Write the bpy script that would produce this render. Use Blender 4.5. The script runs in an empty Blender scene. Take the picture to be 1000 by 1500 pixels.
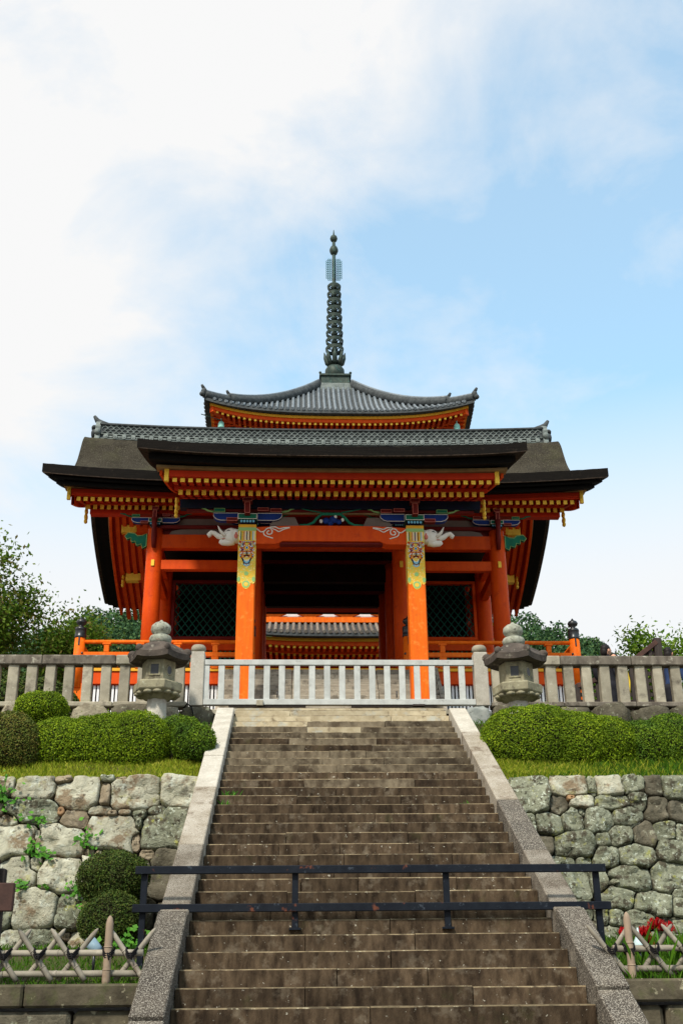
import bpy, math, random
import numpy as np
from mathutils import Vector, Matrix, noise as mnoise

R = math.radians
rng = random.Random(7)
nrng = np.random.RandomState(7)
SC = bpy.context.scene
COL = SC.collection

# ------------------------------------------------------------------ camera
cam_d = bpy.data.cameras.new("camera")
cam = bpy.data.objects.new("camera", cam_d)
COL.objects.link(cam)
cam_d.sensor_fit = 'VERTICAL'
cam_d.sensor_height = 36.0
cam_d.lens = 38.99
cam_d.clip_start = 0.1
cam_d.clip_end = 3000
P, Yw, Ro = R(23.264), R(2.448), R(-0.5616)
fwd = Vector((math.sin(Yw)*math.cos(P), math.cos(Yw)*math.cos(P), math.sin(P)))
rt0 = Vector((math.cos(Yw), -math.sin(Yw), 0))
up0 = rt0.cross(fwd)
rt = math.cos(Ro)*rt0 + math.sin(Ro)*up0
up = -math.sin(Ro)*rt0 + math.cos(Ro)*up0
mw = Matrix((rt, up, -fwd)).transposed().to_4x4()
mw.translation = Vector((-0.785, 0, 1.6))
cam.matrix_world = mw
SC.camera = cam

# ------------------------------------------------------------------ sky, sun, exposure
SUN_EL, SUN_AZ = R(49), R(207)           # azimuth clockwise from +Y: behind the camera, to its left
world = bpy.data.worlds.new("World")
SC.world = world
world.use_nodes = True
wt = world.node_tree
wt.nodes.clear()
def wn(t, **k):
    n = wt.nodes.new(t)
    for a, b in k.items(): setattr(n, a, b)
    return n
w_out = wn('ShaderNodeOutputWorld')
w_bg = wn('ShaderNodeBackground')
w_sky = wn('ShaderNodeTexSky', sky_type='NISHITA', sun_disc=False, sun_elevation=SUN_EL, sun_rotation=SUN_AZ, altitude=100, air_density=1.0, dust_density=2.2, ozone_density=1.5)
w_bg.inputs['Strength'].default_value = 0.15
w_tc = wn('ShaderNodeTexCoord')
w_map = wn('ShaderNodeMapping')
w_map.inputs['Scale'].default_value = (1.0, 1.0, 1.5)
w_map.inputs['Location'].default_value = (3.1, 0.4, 1.2)
w_n1 = wn('ShaderNodeTexNoise')
w_n1.inputs['Scale'].default_value = 2.1
w_n1.inputs['Detail'].default_value = 12
w_n1.inputs['Roughness'].default_value = 0.56
w_n1.inputs['Distortion'].default_value = 0.25
w_dot = wn('ShaderNodeVectorMath', operation='DOT_PRODUCT')
w_dot.inputs[1].default_value = (-0.66, 0.0, 0.52)
w_add = wn('ShaderNodeMath', operation='ADD')
w_n2 = wn('ShaderNodeTexNoise')
w_n2.inputs['Scale'].default_value = 5.0
w_n2.inputs['Detail'].default_value = 10
w_n2.inputs['Roughness'].default_value = 0.6
w_n2.inputs['Distortion'].default_value = 0.4
w_mad = wn('ShaderNodeMath', operation='MULTIPLY_ADD')
w_mad.inputs[1].default_value = 0.85
w_mad2 = wn('ShaderNodeMath', operation='SUBTRACT')
w_mad2.inputs[1].default_value = 0.425
w_ramp = wn('ShaderNodeValToRGB')
w_ramp.color_ramp.elements[0].position = 0.56
w_ramp.color_ramp.elements[1].position = 0.97
w_ramp.color_ramp.elements[0].color = (0.34, 0.34, 0.34, 1)   # thin high haze everywhere
w_mix = wn('ShaderNodeMix', data_type='RGBA')
w_mix.inputs['B'].default_value = (3.62, 3.62, 3.62, 1)
w_sep = wn('ShaderNodeSeparateXYZ')
w_hz = wn('ShaderNodeMapRange', interpolation_type='SMOOTHSTEP')      # pale haze towards the horizon, all round
w_hz.inputs['From Min'].default_value = 0.60
w_hz.inputs['From Max'].default_value = 0.30
w_hz.inputs['To Max'].default_value = 0.97
w_max = wn('ShaderNodeMath', operation='MAXIMUM')
w_gain = wn('ShaderNodeMix', data_type='RGBA', blend_type='MULTIPLY')
w_gain.inputs['Factor'].default_value = 1.0
w_gain.inputs['B'].default_value = (0.72, 1.44, 1.38, 1)
L = wt.links.new
L(w_tc.outputs['Generated'], w_map.inputs['Vector'])
L(w_map.outputs['Vector'], w_n1.inputs['Vector'])
L(w_tc.outputs['Generated'], w_dot.inputs[0])
L(w_map.outputs['Vector'], w_n2.inputs['Vector'])
L(w_n2.outputs['Fac'], w_mad.inputs[0])
L(w_n1.outputs['Fac'], w_mad.inputs[2])
L(w_mad.outputs['Value'], w_mad2.inputs[0])
L(w_mad2.outputs['Value'], w_add.inputs[0])
L(w_dot.outputs['Value'], w_add.inputs[1])
L(w_add.outputs['Value'], w_ramp.inputs['Fac'])
L(w_tc.outputs['Generated'], w_sep.inputs['Vector'])
L(w_sep.outputs['Z'], w_hz.inputs['Value'])
L(w_ramp.outputs['Color'], w_max.inputs[0])
L(w_hz.outputs['Result'], w_max.inputs[1])
L(w_max.outputs['Value'], w_mix.inputs['Factor'])
L(w_sky.outputs['Color'], w_gain.inputs['A'])
L(w_gain.outputs['Result'], w_mix.inputs['A'])
L(w_mix.outputs['Result'], w_bg.inputs['Color'])
L(w_bg.outputs['Background'], w_out.inputs['Surface'])

sun_d = bpy.data.lights.new("sun", 'SUN')
sun_d.energy = 2.7
sun_d.angle = R(7.0)
sun_d.color = (1.0, 0.93, 0.82)
sun = bpy.data.objects.new("sun", sun_d)
COL.objects.link(sun)
sdir = Vector((math.sin(SUN_AZ)*math.cos(SUN_EL), math.cos(SUN_AZ)*math.cos(SUN_EL), math.sin(SUN_EL)))
sun.rotation_euler = sdir.to_track_quat('Z', 'Y').to_euler()
sun.location = (-20, -20, 40)
SC.view_settings.view_transform = 'Standard'
SC.view_settings.look = 'None'
SC.view_settings.exposure = 0.8
SC.view_settings.gamma = 1.0
SC.render.film_transparent = False
SC.cycles.max_bounces = 6
SC.cycles.transparent_max_bounces = 4

# ------------------------------------------------------------------ helpers
ORG = {}
def tag(o, label=None, cat=None, group=None, kind=None):
    if label: o['label'] = label
    if cat: o['category'] = cat
    if group: o['group'] = group
    if kind: o['kind'] = kind
    return o
def thing(name, label, cat, loc=(0, 0, 0), group=None):
    o = bpy.data.objects.new(name, None)
    o.empty_display_size = 0.2
    COL.objects.link(o)
    o.location = loc
    ORG[o.name] = Vector(loc)
    return tag(o, label, cat, group)
def copy_tree(o, loc, label=None, rotz=0):
    r = o.copy(); COL.objects.link(r)
    ORG[r.name] = Vector(loc)
    r.location = loc
    r.rotation_euler = (0, 0, rotz)
    if label: r['label'] = label
    def rec(src, dst):
        for c in src.children:
            d = c.copy(); COL.objects.link(d); d.parent = dst
            ORG[d.name] = ORG[r.name]
            rec(c, d)
    rec(o, r)
    return r

class MB:
    def __init__(s):
        s.v = []; s.f = []; s.m = []; s.s = []
    def add(s, vs, fs, mi=0, sm=False):
        b = len(s.v)
        s.v.extend([tuple(p) for p in vs])
        for f in fs:
            s.f.append([b+i for i in f]); s.m.append(mi); s.s.append(sm)
    def box(s, x0, x1, y0, y1, z0, z1, mi=0, ch=0.0):
        s.obox(((x0+x1)/2, (y0+y1)/2, (z0+z1)/2), (abs(x1-x0)/2, 0, 0), (0, abs(y1-y0)/2, 0), (0, 0, abs(z1-z0)/2), mi, ch)
    def obox(s, c, ax, ay, az, mi=0, ch=0.0):
        c = Vector(c); A = [Vector(ax), Vector(ay), Vector(az)]
        if ch <= 0:
            vs = [c + A[0]*i + A[1]*j + A[2]*k for i in (-1, 1) for j in (-1, 1) for k in (-1, 1)]
            s.add(vs, [(0, 1, 3, 2), (4, 6, 7, 5), (0, 4, 5, 1), (2, 3, 7, 6), (0, 2, 6, 4), (1, 5, 7, 3)], mi)
            return
        ln = [a.length for a in A]
        q = [max(0.0, (l-min(ch, l*0.9))/l) for l in ln]
        idx = {}; vs = []
        for i in (-1, 1):
            for j in (-1, 1):
                for k in (-1, 1):
                    for ax_ in range(3):
                        co = [i*q[0], j*q[1], k*q[2]]
                        co[ax_] = (i, j, k)[ax_]
                        idx[(i, j, k, ax_)] = len(vs)
                        vs.append(c + A[0]*co[0] + A[1]*co[1] + A[2]*co[2])
        fs = []
        def sgn(ax_, v, a, b):
            t = [0, 0, 0]; o1, o2 = [x for x in range(3) if x != ax_]
            t[ax_] = v; t[o1] = a; t[o2] = b
            return tuple(t)
        for ax_ in range(3):
            for v in (-1, 1):
                fs.append([idx[sgn(ax_, v, a, b)+(ax_,)] for a, b in ((-1, -1), (1, -1), (1, 1), (-1, 1))])
        for ax_ in range(3):      # edges parallel to ax_
            o1, o2 = [x for x in range(3) if x != ax_]
            for a in (-1, 1):
                for b in (-1, 1):
                    p = sgn(ax_, -1, a, b); n = sgn(ax_, 1, a, b)
                    fs.append([idx[p+(o1,)], idx[n+(o1,)], idx[n+(o2,)], idx[p+(o2,)]])
        for i in (-1, 1):
            for j in (-1, 1):
                for k in (-1, 1):
                    fs.append([idx[(i, j, k, a)] for a in range(3)])
        s.add(vs, fs, mi)
    def tube(s, pts, r, n=8, mi=0, sm=True, cap=True, flat=1.0, fdir=None):
        pts = [Vector(p) for p in pts]
        rs = r if hasattr(r, '__len__') else [r]*len(pts)
        b = len(s.v); prev = None
        for i, p in enumerate(pts):
            t = (pts[min(i+1, len(pts)-1)] - pts[max(i-1, 0)])
            if t.length < 1e-9: t = Vector((0, 0, 1))
            t.normalize()
            if fdir is not None:
                u = Vector(fdir)
            else:
                u = prev if prev is not None else (Vector((0, 0, 1)) if abs(t.z) < 0.9 else Vector((1, 0, 0)))
            u = (u - t*u.dot(t)).normalized(); prev = u
            w = t.cross(u)
            for k in range(n):
                a = 2*math.pi*k/n
                s.v.append(tuple(p + (u*math.cos(a)*flat + w*math.sin(a))*rs[i]))
        for i in range(len(pts)-1):
            for k in range(n):
                k2 = (k+1) % n
                s.f.append([b+i*n+k, b+i*n+k2, b+(i+1)*n+k2, b+(i+1)*n+k]); s.m.append(mi); s.s.append(sm)
        if cap:
            s.f.append([b+k for k in range(n)][::-1]); s.m.append(mi); s.s.append(False)
            e = b+(len(pts)-1)*n
            s.f.append([e+k for k in range(n)]); s.m.append(mi); s.s.append(False)
    def lathe(s, prof, c=(0, 0, 0), n=16, mi=0, sm=True, rot=0.0, sx=1.0, sy=1.0):
        b = len(s.v)
        for r, z in prof:
            for k in range(n):
                a = 2*math.pi*k/n + rot
                s.v.append((c[0]+r*math.cos(a)*sx, c[1]+r*math.sin(a)*sy, c[2]+z))
        for i in range(len(prof)-1):
            for k in range(n):
                k2 = (k+1) % n
                s.f.append([b+i*n+k, b+i*n+k2, b+(i+1)*n+k2, b+(i+1)*n+k]); s.m.append(mi); s.s.append(sm)
        s.f.append([b+k for k in range(n)][::-1]); s.m.append(mi); s.s.append(False)
        e = b+(len(prof)-1)*n
        s.f.append([e+k for k in range(n)]); s.m.append(mi); s.s.append(False)
    def prism(s, poly, f3, d, mi=0, cap_mi=None, sm=False):
        """poly: 2-D outline; f3(u, v) -> point; extruded along d"""
        d = Vector(d); n = len(poly)
        a = [Vector(f3(u, v)) for u, v in poly]
        vs = a + [p+d for p in a]
        s.add(vs, [list(range(n))[::-1], list(range(n, 2*n))], mi if cap_mi is None else cap_mi)
        s.add(vs, [(i, (i+1) % n, n+(i+1) % n, n+i) for i in range(n)], mi, sm)
    def ellipsoid(s, c, r, n=12, m=8, mi=0, rotm=None):
        b = len(s.v); c = Vector(c)
        for i in range(m+1):
            ph = math.pi*i/m
            for k in range(n):
                a = 2*math.pi*k/n
                p = Vector((r[0]*math.sin(ph)*math.cos(a), r[1]*math.sin(ph)*math.sin(a), r[2]*math.cos(ph)))
                if rotm is not None: p = rotm @ p
                s.v.append(tuple(c+p))
        for i in range(m):
            for k in range(n):
                k2 = (k+1) % n
                s.f.append([b+i*n+k, b+(i+1)*n+k, b+(i+1)*n+k2, b+i*n+k2]); s.m.append(mi); s.s.append(True)
    def grid(s, rows, mi=0, sm=True, close=False):
        b = len(s.v); nr = len(rows); nc = len(rows[0])
        for r_ in rows: s.v.extend([tuple(p) for p in r_])
        for i in range(nr-1):
            for k in range(nc-1):
                s.f.append([b+i*nc+k, b+i*nc+k+1, b+(i+1)*nc+k+1, b+(i+1)*nc+k]); s.m.append(mi); s.s.append(sm)
    def mesh(s, name, mats, org=(0, 0, 0)):
        me = bpy.data.meshes.new(name)
        o = Vector(org)
        me.from_pydata([(p[0]-o.x, p[1]-o.y, p[2]-o.z) for p in s.v], [], s.f)
        if not isinstance(mats, (list, tuple)): mats = [mats]
        for m_ in mats: me.materials.append(m_)
        me.polygons.foreach_set('material_index', s.m)
        me.polygons.foreach_set('use_smooth', s.s)
        me.update()
        return me
    def build(s, name, mats, parent=None, org=None):
        if parent is not None: org = ORG[parent.name]
        elif org is None: org = Vector((0, 0, 0))
        me = s.mesh(name, mats, org)
        fix_normals(me)
        o = bpy.data.objects.new(name, me)
        COL.objects.link(o)
        ORG[o.name] = Vector(org)
        if parent is not None: o.parent = parent
        else: o.location = org
        return o
import bmesh
def fix_normals(me):
    bm = bmesh.new(); bm.from_mesh(me)
    bmesh.ops.recalc_face_normals(bm, faces=bm.faces)
    bm.to_mesh(me); bm.free()
def piece(name, me, loc, parent, rot=None, scale=None):
    o = bpy.data.objects.new(name, me)
    COL.objects.link(o)
    o.parent = parent
    o.location = Vector(loc) - ORG[parent.name]
    if rot is not None: o.rotation_euler = rot
    if scale is not None: o.scale = scale
    ORG[o.name] = Vector(loc)
    return o
def quads(name, Q, mats, mi=None, parent=None, org=(0, 0, 0), smooth=False):
    """Q: (n, k, 3) array of separate polygons"""
    n, k, _ = Q.shape
    if parent is not None: org = ORG[parent.name]
    org = Vector(org)
    me = bpy.data.meshes.new(name)
    me.vertices.add(n*k)
    me.vertices.foreach_set('co', (Q.reshape(-1, 3) - np.array(org)).astype(np.float32).ravel())
    me.loops.add(n*k)
    me.loops.foreach_set('vertex_index', np.arange(n*k, dtype=np.int32))
    me.polygons.add(n)
    me.polygons.foreach_set('loop_start', np.arange(0, n*k, k, dtype=np.int32))
    if not isinstance(mats, (list, tuple)): mats = [mats]
    for m_ in mats: me.materials.append(m_)
    if mi is not None: me.polygons.foreach_set('material_index', np.asarray(mi, dtype=np.int32))
    me.update(calc_edges=True)
    me.validate()
    o = bpy.data.objects.new(name, me)
    COL.objects.link(o)
    ORG[o.name] = org
    if parent is not None: o.parent = parent
    else: o.location = org
    return o
def leaf_quads(C, N, ln, wd, jitter=0.6):
    """leaf-shaped 4-gons at centres C, facing N"""
    n = len(C)
    N = N + nrng.normal(0, jitter, (n, 3))
    N /= np.linalg.norm(N, axis=1, keepdims=True) + 1e-9
    T = nrng.normal(0, 1, (n, 3))
    T -= N*(T*N).sum(1, keepdims=True)
    T /= np.linalg.norm(T, axis=1, keepdims=True) + 1e-9
    B = np.cross(N, T)
    sc = nrng.uniform(0.7, 1.3, (n, 1))
    l = ln*sc; w = wd*sc
    return np.stack([C - T*l*0.5, C + B*w*0.5 - T*l*0.05, C + T*l*0.5, C - B*w*0.5 - T*l*0.05], axis=1)

# ------------------------------------------------------------------ materials
def new_mat(name):
    m = bpy.data.materials.new(name); m.use_nodes = True
    nt = m.node_tree; nt.nodes.clear()
    return m, nt
def pmat(name, c1, c2=None, scale=4.0, rough=0.8, bump=0.25, bscale=40.0, stretch=(1, 1, 1), spots=(), rnd=0.0, metallic=0.0, lo=0.35, hi=0.65, spec=0.12, bdist=0.01, island=False, detail=6):
    m, nt = new_mat(name)
    N = nt.nodes.new; K = nt.links.new
    out = N('ShaderNodeOutputMaterial'); bs = N('ShaderNodeBsdfPrincipled')
    bs.inputs['Roughness'].default_value = rough
    bs.inputs['Metallic'].default_value = metallic
    bs.inputs['Specular IOR Level'].default_value = spec
    geo = N('ShaderNodeNewGeometry'); mp = N('ShaderNodeMapping')
    mp.inputs['Scale'].default_value = stretch
    K(geo.outputs['Position'], mp.inputs['Vector'])
    vec = mp.outputs['Vector']
    if rnd > 0:
        oi = N('ShaderNodeObjectInfo')
    nz = N('ShaderNodeTexNoise'); nz.inputs['Scale'].default_value = scale; nz.inputs['Detail'].default_value = detail; nz.inputs['Roughness'].default_value = 0.6
    K(vec, nz.inputs['Vector'])
    rp = N('ShaderNodeValToRGB')
    rp.color_ramp.elements[0].position = lo; rp.color_ramp.elements[1].position = hi
    rp.color_ramp.elements[0].color = (*c1, 1); rp.color_ramp.elements[1].color = (*(c2 or c1), 1)
    K(nz.outputs['Fac'], rp.inputs['Fac'])
    col = rp.outputs['Color']
    for k, (sc_, ssc, th, soft, amt) in enumerate(spots):
        n2 = N('ShaderNodeTexNoise'); n2.inputs['Scale'].default_value = ssc; n2.inputs['Detail'].default_value = 5; n2.inputs['Roughness'].default_value = 0.65
        mp2 = N('ShaderNodeMapping'); mp2.inputs['Location'].default_value = (3.7*k+1.3, 7.1*k, 2.9*k)
        K(geo.outputs['Position'], mp2.inputs['Vector']); K(mp2.outputs['Vector'], n2.inputs['Vector'])
        mr = N('ShaderNodeMapRange'); mr.inputs['From Min'].default_value = th; mr.inputs['From Max'].default_value = th+soft; mr.inputs['To Max'].default_value = amt
        K(n2.outputs['Fac'], mr.inputs['Value'])
        mx = N('ShaderNodeMix'); mx.data_type = 'RGBA'; mx.inputs['B'].default_value = (*sc_, 1)
        K(mr.outputs['Result'], mx.inputs['Factor']); K(col, mx.inputs['A'])
        col = mx.outputs['Result']
    if rnd > 0 or island:
        hs = N('ShaderNodeHueSaturation')
        mr = N('ShaderNodeMapRange'); mr.inputs['To Min'].default_value = 1-rnd; mr.inputs['To Max'].default_value = 1+rnd
        K(geo.outputs['Random Per Island'] if island else oi.outputs['Random'], mr.inputs['Value'])
        K(mr.outputs['Result'], hs.inputs['Value']); K(col, hs.inputs['Color'])
        col = hs.outputs['Color']
    K(col, bs.inputs['Base Color'])
    if bump > 0:
        nb = N('ShaderNodeTexNoise'); nb.inputs['Scale'].default_value = bscale; nb.inputs['Detail'].default_value = 5; nb.inputs['Roughness'].default_value = 0.65
        K(vec, nb.inputs['Vector'])
        bp = N('ShaderNodeBump'); bp.inputs['Strength'].default_value = bump; bp.inputs['Distance'].default_value = bdist
        K(nb.outputs['Fac'], bp.inputs['Height']); K(bp.outputs['Normal'], bs.inputs['Normal'])
    K(bs.outputs['BSDF'], out.inputs['Surface'])
    return m
def leafmat(name, cols, trans=0.25, rough=0.6, nscale=0.0, ncol=None):
    m, nt = new_mat(name)
    N = nt.nodes.new; K = nt.links.new
    out = N('ShaderNodeOutputMaterial'); bs = N('ShaderNodeBsdfPrincipled'); tr = N('ShaderNodeBsdfTranslucent'); mx = N('ShaderNodeMixShader')
    geo = N('ShaderNodeNewGeometry'); rp = N('ShaderNodeValToRGB')
    el = rp.color_ramp.elements
    while len(el) < len(cols): el.new(0.5)
    for i, c in enumerate(cols):
        el[i].position = i/(len(cols)-1); el[i].color = (*c, 1)
    K(geo.outputs['Random Per Island'], rp.inputs['Fac'])
    col = rp.outputs['Color']
    if ncol:
        nz = N('ShaderNodeTexNoise'); nz.inputs['Scale'].default_value = nscale; nz.inputs['Detail'].default_value = 3
        K(geo.outputs['Position'], nz.inputs['Vector'])
        mr = N('ShaderNodeMapRange'); mr.inputs['From Min'].default_value = 0.45; mr.inputs['From Max'].default_value = 0.7; mr.inputs['To Max'].default_value = 0.8
        K(nz.outputs['Fac'], mr.inputs['Value'])
        m2 = N('ShaderNodeMix'); m2.data_type = 'RGBA'; m2.inputs['B'].default_value = (*ncol, 1)
        K(mr.outputs['Result'], m2.inputs['Factor']); K(col, m2.inputs['A']); col = m2.outputs['Result']
    K(col, bs.inputs['Base Color']); K(col, tr.inputs['Color'])
    bs.inputs['Roughness'].default_value = rough; bs.inputs['Specular IOR Level'].default_value = 0.10
    mx.inputs['Fac'].default_value = trans
    K(bs.outputs['BSDF'], mx.inputs[1]); K(tr.outputs['BSDF'], mx.inputs[2]); K(mx.outputs['Shader'], out.inputs['Surface'])
    return m

M = {}
M['verm'] = pmat('vermilion_bright', (0.78, 0.150, 0.006), (0.68, 0.108, 0.005), 3, 0.55, 0.16, 30, stretch=(6, 6, 0.6), spots=(((0.82, 0.25, 0.04), 9, 0.55, 0.15, 0.6), ((0.50, 0.085, 0.01), 6, 0.58, 0.15, 0.55)))
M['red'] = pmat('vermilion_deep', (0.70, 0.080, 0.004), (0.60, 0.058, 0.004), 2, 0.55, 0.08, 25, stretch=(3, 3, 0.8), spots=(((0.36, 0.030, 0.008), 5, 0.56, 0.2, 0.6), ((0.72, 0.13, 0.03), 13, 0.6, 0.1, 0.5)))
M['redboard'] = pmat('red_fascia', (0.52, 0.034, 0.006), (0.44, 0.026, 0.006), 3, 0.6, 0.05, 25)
M['gold'] = pmat('gold_leaf', (0.92, 0.60, 0.07), (0.82, 0.48, 0.05), 12, 0.42, 0.1, 60, metallic=0.12, spots=(((0.35, 0.2, 0.05), 30, 0.62, 0.15, 0.6),))
M['yellow'] = pmat('yellow_trim', (0.78, 0.40, 0.03), (0.66, 0.32, 0.03), 5, 0.6, 0.05, 40)
M['tan'] = pmat('eave_strip_wood', (0.33, 0.22, 0.10), (0.24, 0.15, 0.07), 5, 0.7, 0.1, 40)
M['bark'] = pmat('cypress_bark_thatch', (0.045, 0.039, 0.028), (0.023, 0.019, 0.0135), 1.8, 0.95, 0.9, 45, stretch=(1, 1, 1), spots=(((0.135, 0.12, 0.085), 38, 0.53, 0.08, 0.7), ((0.014, 0.012, 0.009), 30, 0.56, 0.08, 0.6), ((0.03, 0.027, 0.022), 3.0, 0.56, 0.16, 0.6), ((0.07, 0.07, 0.032), 1.1, 0.5, 0.2, 0.4)), bdist=0.03)
M['barkedge'] = pmat('cut_bark_edge', (0.009, 0.007, 0.0055), (0.005, 0.004, 0.0033), 2.5, 0.9, 0.6, 60, stretch=(1, 1, 14), spots=(((0.035, 0.026, 0.018), 9, 0.6, 0.15, 0.6),), bdist=0.015)
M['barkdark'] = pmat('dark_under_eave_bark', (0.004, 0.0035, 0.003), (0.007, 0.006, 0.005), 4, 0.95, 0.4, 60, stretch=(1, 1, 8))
M['barklip'] = pmat('worn_bark_lip', (0.055, 0.038, 0.027), (0.018, 0.013, 0.010), 12, 0.9, 0.5, 60)
M['tilegrey'] = pmat('grey_ridge_tile', (0.115, 0.135, 0.130), (0.22, 0.25, 0.235), 6, 0.62, 0.3, 60, spots=(((0.34, 0.37, 0.33), 22, 0.56, 0.12, 0.7), ((0.05, 0.055, 0.05), 12, 0.6, 0.1, 0.7)))
M['tiledark'] = pmat('dark_roof_tile', (0.035, 0.040, 0.042), (0.075, 0.083, 0.085), 6, 0.6, 0.3, 60)
M['tileblue'] = pmat('silvery_roof_tile', (0.105, 0.128, 0.148), (0.19, 0.22, 0.24), 7, 0.42, 0.25, 50, spots=(((0.12, 0.13, 0.12), 8, 0.56, 0.12, 0.6), ((0.34, 0.37, 0.38), 20, 0.6, 0.1, 0.6)), rnd=0.2, spec=0.5)
M['tilebrown'] = pmat('weathered_roof_tile', (0.13, 0.12, 0.105), (0.27, 0.24, 0.20), 12, 0.6, 0.3, 50, spots=(((0.08, 0.06, 0.05), 9, 0.54, 0.1, 0.8),), rnd=0.2)
M['bronze'] = pmat('weathered_bronze', (0.026, 0.044, 0.041), (0.064, 0.078, 0.064), 5, 0.55, 0.2, 50, metallic=0.3, spots=(((0.07, 0.15, 0.13), 7, 0.56, 0.15, 0.7),))
M['verdigris'] = pmat('verdigris_bronze', (0.05, 0.16, 0.18), (0.10, 0.25, 0.26), 8, 0.6, 0.2, 50, metallic=0.15)
M['bell'] = pmat('pale_verdigris', (0.20, 0.50, 0.42), (0.32, 0.60, 0.52), 8, 0.6, 0.1, 50)
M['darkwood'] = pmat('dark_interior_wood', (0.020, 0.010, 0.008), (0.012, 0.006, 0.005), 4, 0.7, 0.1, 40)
M['black'] = pmat('black_lacquer_metal', (0.012, 0.013, 0.015), (0.02, 0.021, 0.024), 8, 0.35, 0.05, 60, spec=0.5)
M['white'] = pmat('white_gofun_paint', (0.80, 0.76, 0.68), (0.72, 0.67, 0.58), 6, 0.65, 0.08, 40)
M['plaster'] = pmat('shade_toned_plaster', (0.20, 0.16, 0.135), (0.16, 0.13, 0.11), 3, 0.85, 0.1, 40)  # white plaster with the under-eave shade darkened into its colour
M['slatwhite'] = pmat('white_slat_paint', (0.80, 0.80, 0.80), (0.72, 0.72, 0.73), 4, 0.7, 0.05, 40)
M['green'] = pmat('painted_green', (0.012, 0.17, 0.095), (0.010, 0.13, 0.075), 6, 0.6, 0.05, 40)
M['greenpale'] = pmat('painted_pale_green', (0.25, 0.48, 0.20), (0.30, 0.5, 0.16), 6, 0.6, 0.05, 40)
M['blue'] = pmat('painted_blue', (0.012, 0.042, 0.22), (0.010, 0.032, 0.16), 6, 0.6, 0.05, 40)
M['lightblue'] = pmat('painted_light_blue', (0.16, 0.46, 0.66), (0.22, 0.55, 0.7), 6, 0.6, 0.05, 40)
M['navy'] = pmat('painted_navy', (0.010, 0.013, 0.035), (0.008, 0.014, 0.022), 4, 0.65, 0.05, 40)
M['pink'] = pmat('painted_pink', (0.62, 0.20, 0.15), (0.5, 0.14, 0.1), 10, 0.6, 0.05, 40)
M['maroon'] = pmat('painted_maroon', (0.16, 0.016, 0.012), (0.12, 0.012, 0.010), 4, 0.6, 0.05, 40)
M['brocade'] = pmat('painted_yellow_brocade', (0.86, 0.56, 0.06), (0.80, 0.46, 0.05), 30, 0.6, 0.05, 40, spots=(((0.50, 0.62, 0.14), 16, 0.53, 0.06, 0.7), ((0.88, 0.74, 0.40), 26, 0.58, 0.06, 0.9), ((0.30, 0.42, 0.30), 40, 0.63, 0.05, 0.8)))
M['latticegreen'] = pmat('green_lattice_paint', (0.012, 0.105, 0.075), (0.010, 0.08, 0.06), 6, 0.6, 0.05, 40)
# stone
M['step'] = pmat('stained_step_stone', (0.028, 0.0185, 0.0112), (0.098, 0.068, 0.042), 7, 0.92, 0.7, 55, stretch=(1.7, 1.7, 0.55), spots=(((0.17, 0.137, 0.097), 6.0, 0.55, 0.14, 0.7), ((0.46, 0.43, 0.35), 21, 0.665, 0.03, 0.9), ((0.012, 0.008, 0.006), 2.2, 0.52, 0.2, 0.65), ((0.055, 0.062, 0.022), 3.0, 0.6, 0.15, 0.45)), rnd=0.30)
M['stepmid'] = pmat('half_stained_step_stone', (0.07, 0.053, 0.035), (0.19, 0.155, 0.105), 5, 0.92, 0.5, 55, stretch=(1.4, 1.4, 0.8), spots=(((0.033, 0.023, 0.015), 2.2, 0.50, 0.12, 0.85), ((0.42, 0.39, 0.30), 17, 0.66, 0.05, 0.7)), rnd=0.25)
M['stepsunlit'] = pmat('sunlit_pale_step_stone', (0.36, 0.295, 0.19), (0.52, 0.45, 0.31), 6, 0.9, 0.4, 60, spots=(((0.15, 0.11, 0.07), 5.5, 0.58, 0.1, 0.75), ((0.40, 0.42, 0.38), 3, 0.55, 0.1, 0.7)), rnd=0.12)  # sunlit look of the top steps painted in as paler, less stained stone
M['tread'] = pmat('worn_tread_stone', (0.22, 0.17, 0.10), (0.125, 0.097, 0.058), 9, 0.9, 0.35, 60, spots=(((0.04, 0.03, 0.02), 5, 0.50, 0.1, 0.85), ((0.42, 0.38, 0.26), 16, 0.58, 0.08, 0.7)), rnd=0.2)
M['granite'] = pmat('speckled_granite', (0.185, 0.16, 0.125), (0.28, 0.25, 0.205), 3, 0.85, 0.35, 70, spots=(((0.035, 0.028, 0.021), 88, 0.51, 0.05, 0.75), ((0.075, 0.055, 0.038), 1.6, 0.50, 0.14, 0.8), ((0.50, 0.47, 0.40), 95, 0.585, 0.05, 0.7)), rnd=0.12, detail=4)
M['granitepale'] = pmat('pale_granite', (0.36, 0.33, 0.275), (0.47, 0.44, 0.375), 4, 0.85, 0.3, 70, spots=(((0.22, 0.20, 0.15), 3.5, 0.60, 0.12, 0.6), ((0.72, 0.70, 0.64), 40, 0.58, 0.06, 0.5), ((0.25, 0.24, 0.2), 45, 0.60, 0.05, 0.5)), rnd=0.08)
M['granitewarm'] = pmat('browned_granite', (0.24, 0.205, 0.155), (0.36, 0.325, 0.27), 2.2, 0.85, 0.35, 70, spots=(((0.11, 0.075, 0.045), 3.0, 0.54, 0.12, 0.7), ((0.08, 0.062, 0.045), 50, 0.58, 0.04, 0.7), ((0.55, 0.53, 0.46), 60, 0.58, 0.05, 0.6)), rnd=0.08, detail=4)
M['granitedark'] = pmat('lichen_speckled_dark_granite', (0.075, 0.063, 0.050), (0.040, 0.034, 0.028), 2.5, 0.88, 0.4, 70, spots=(((0.36, 0.33, 0.275), 82, 0.52, 0.05, 0.75), ((0.34, 0.30, 0.235), 2.0, 0.57, 0.14, 0.5)), rnd=0.15, detail=4)
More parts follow.
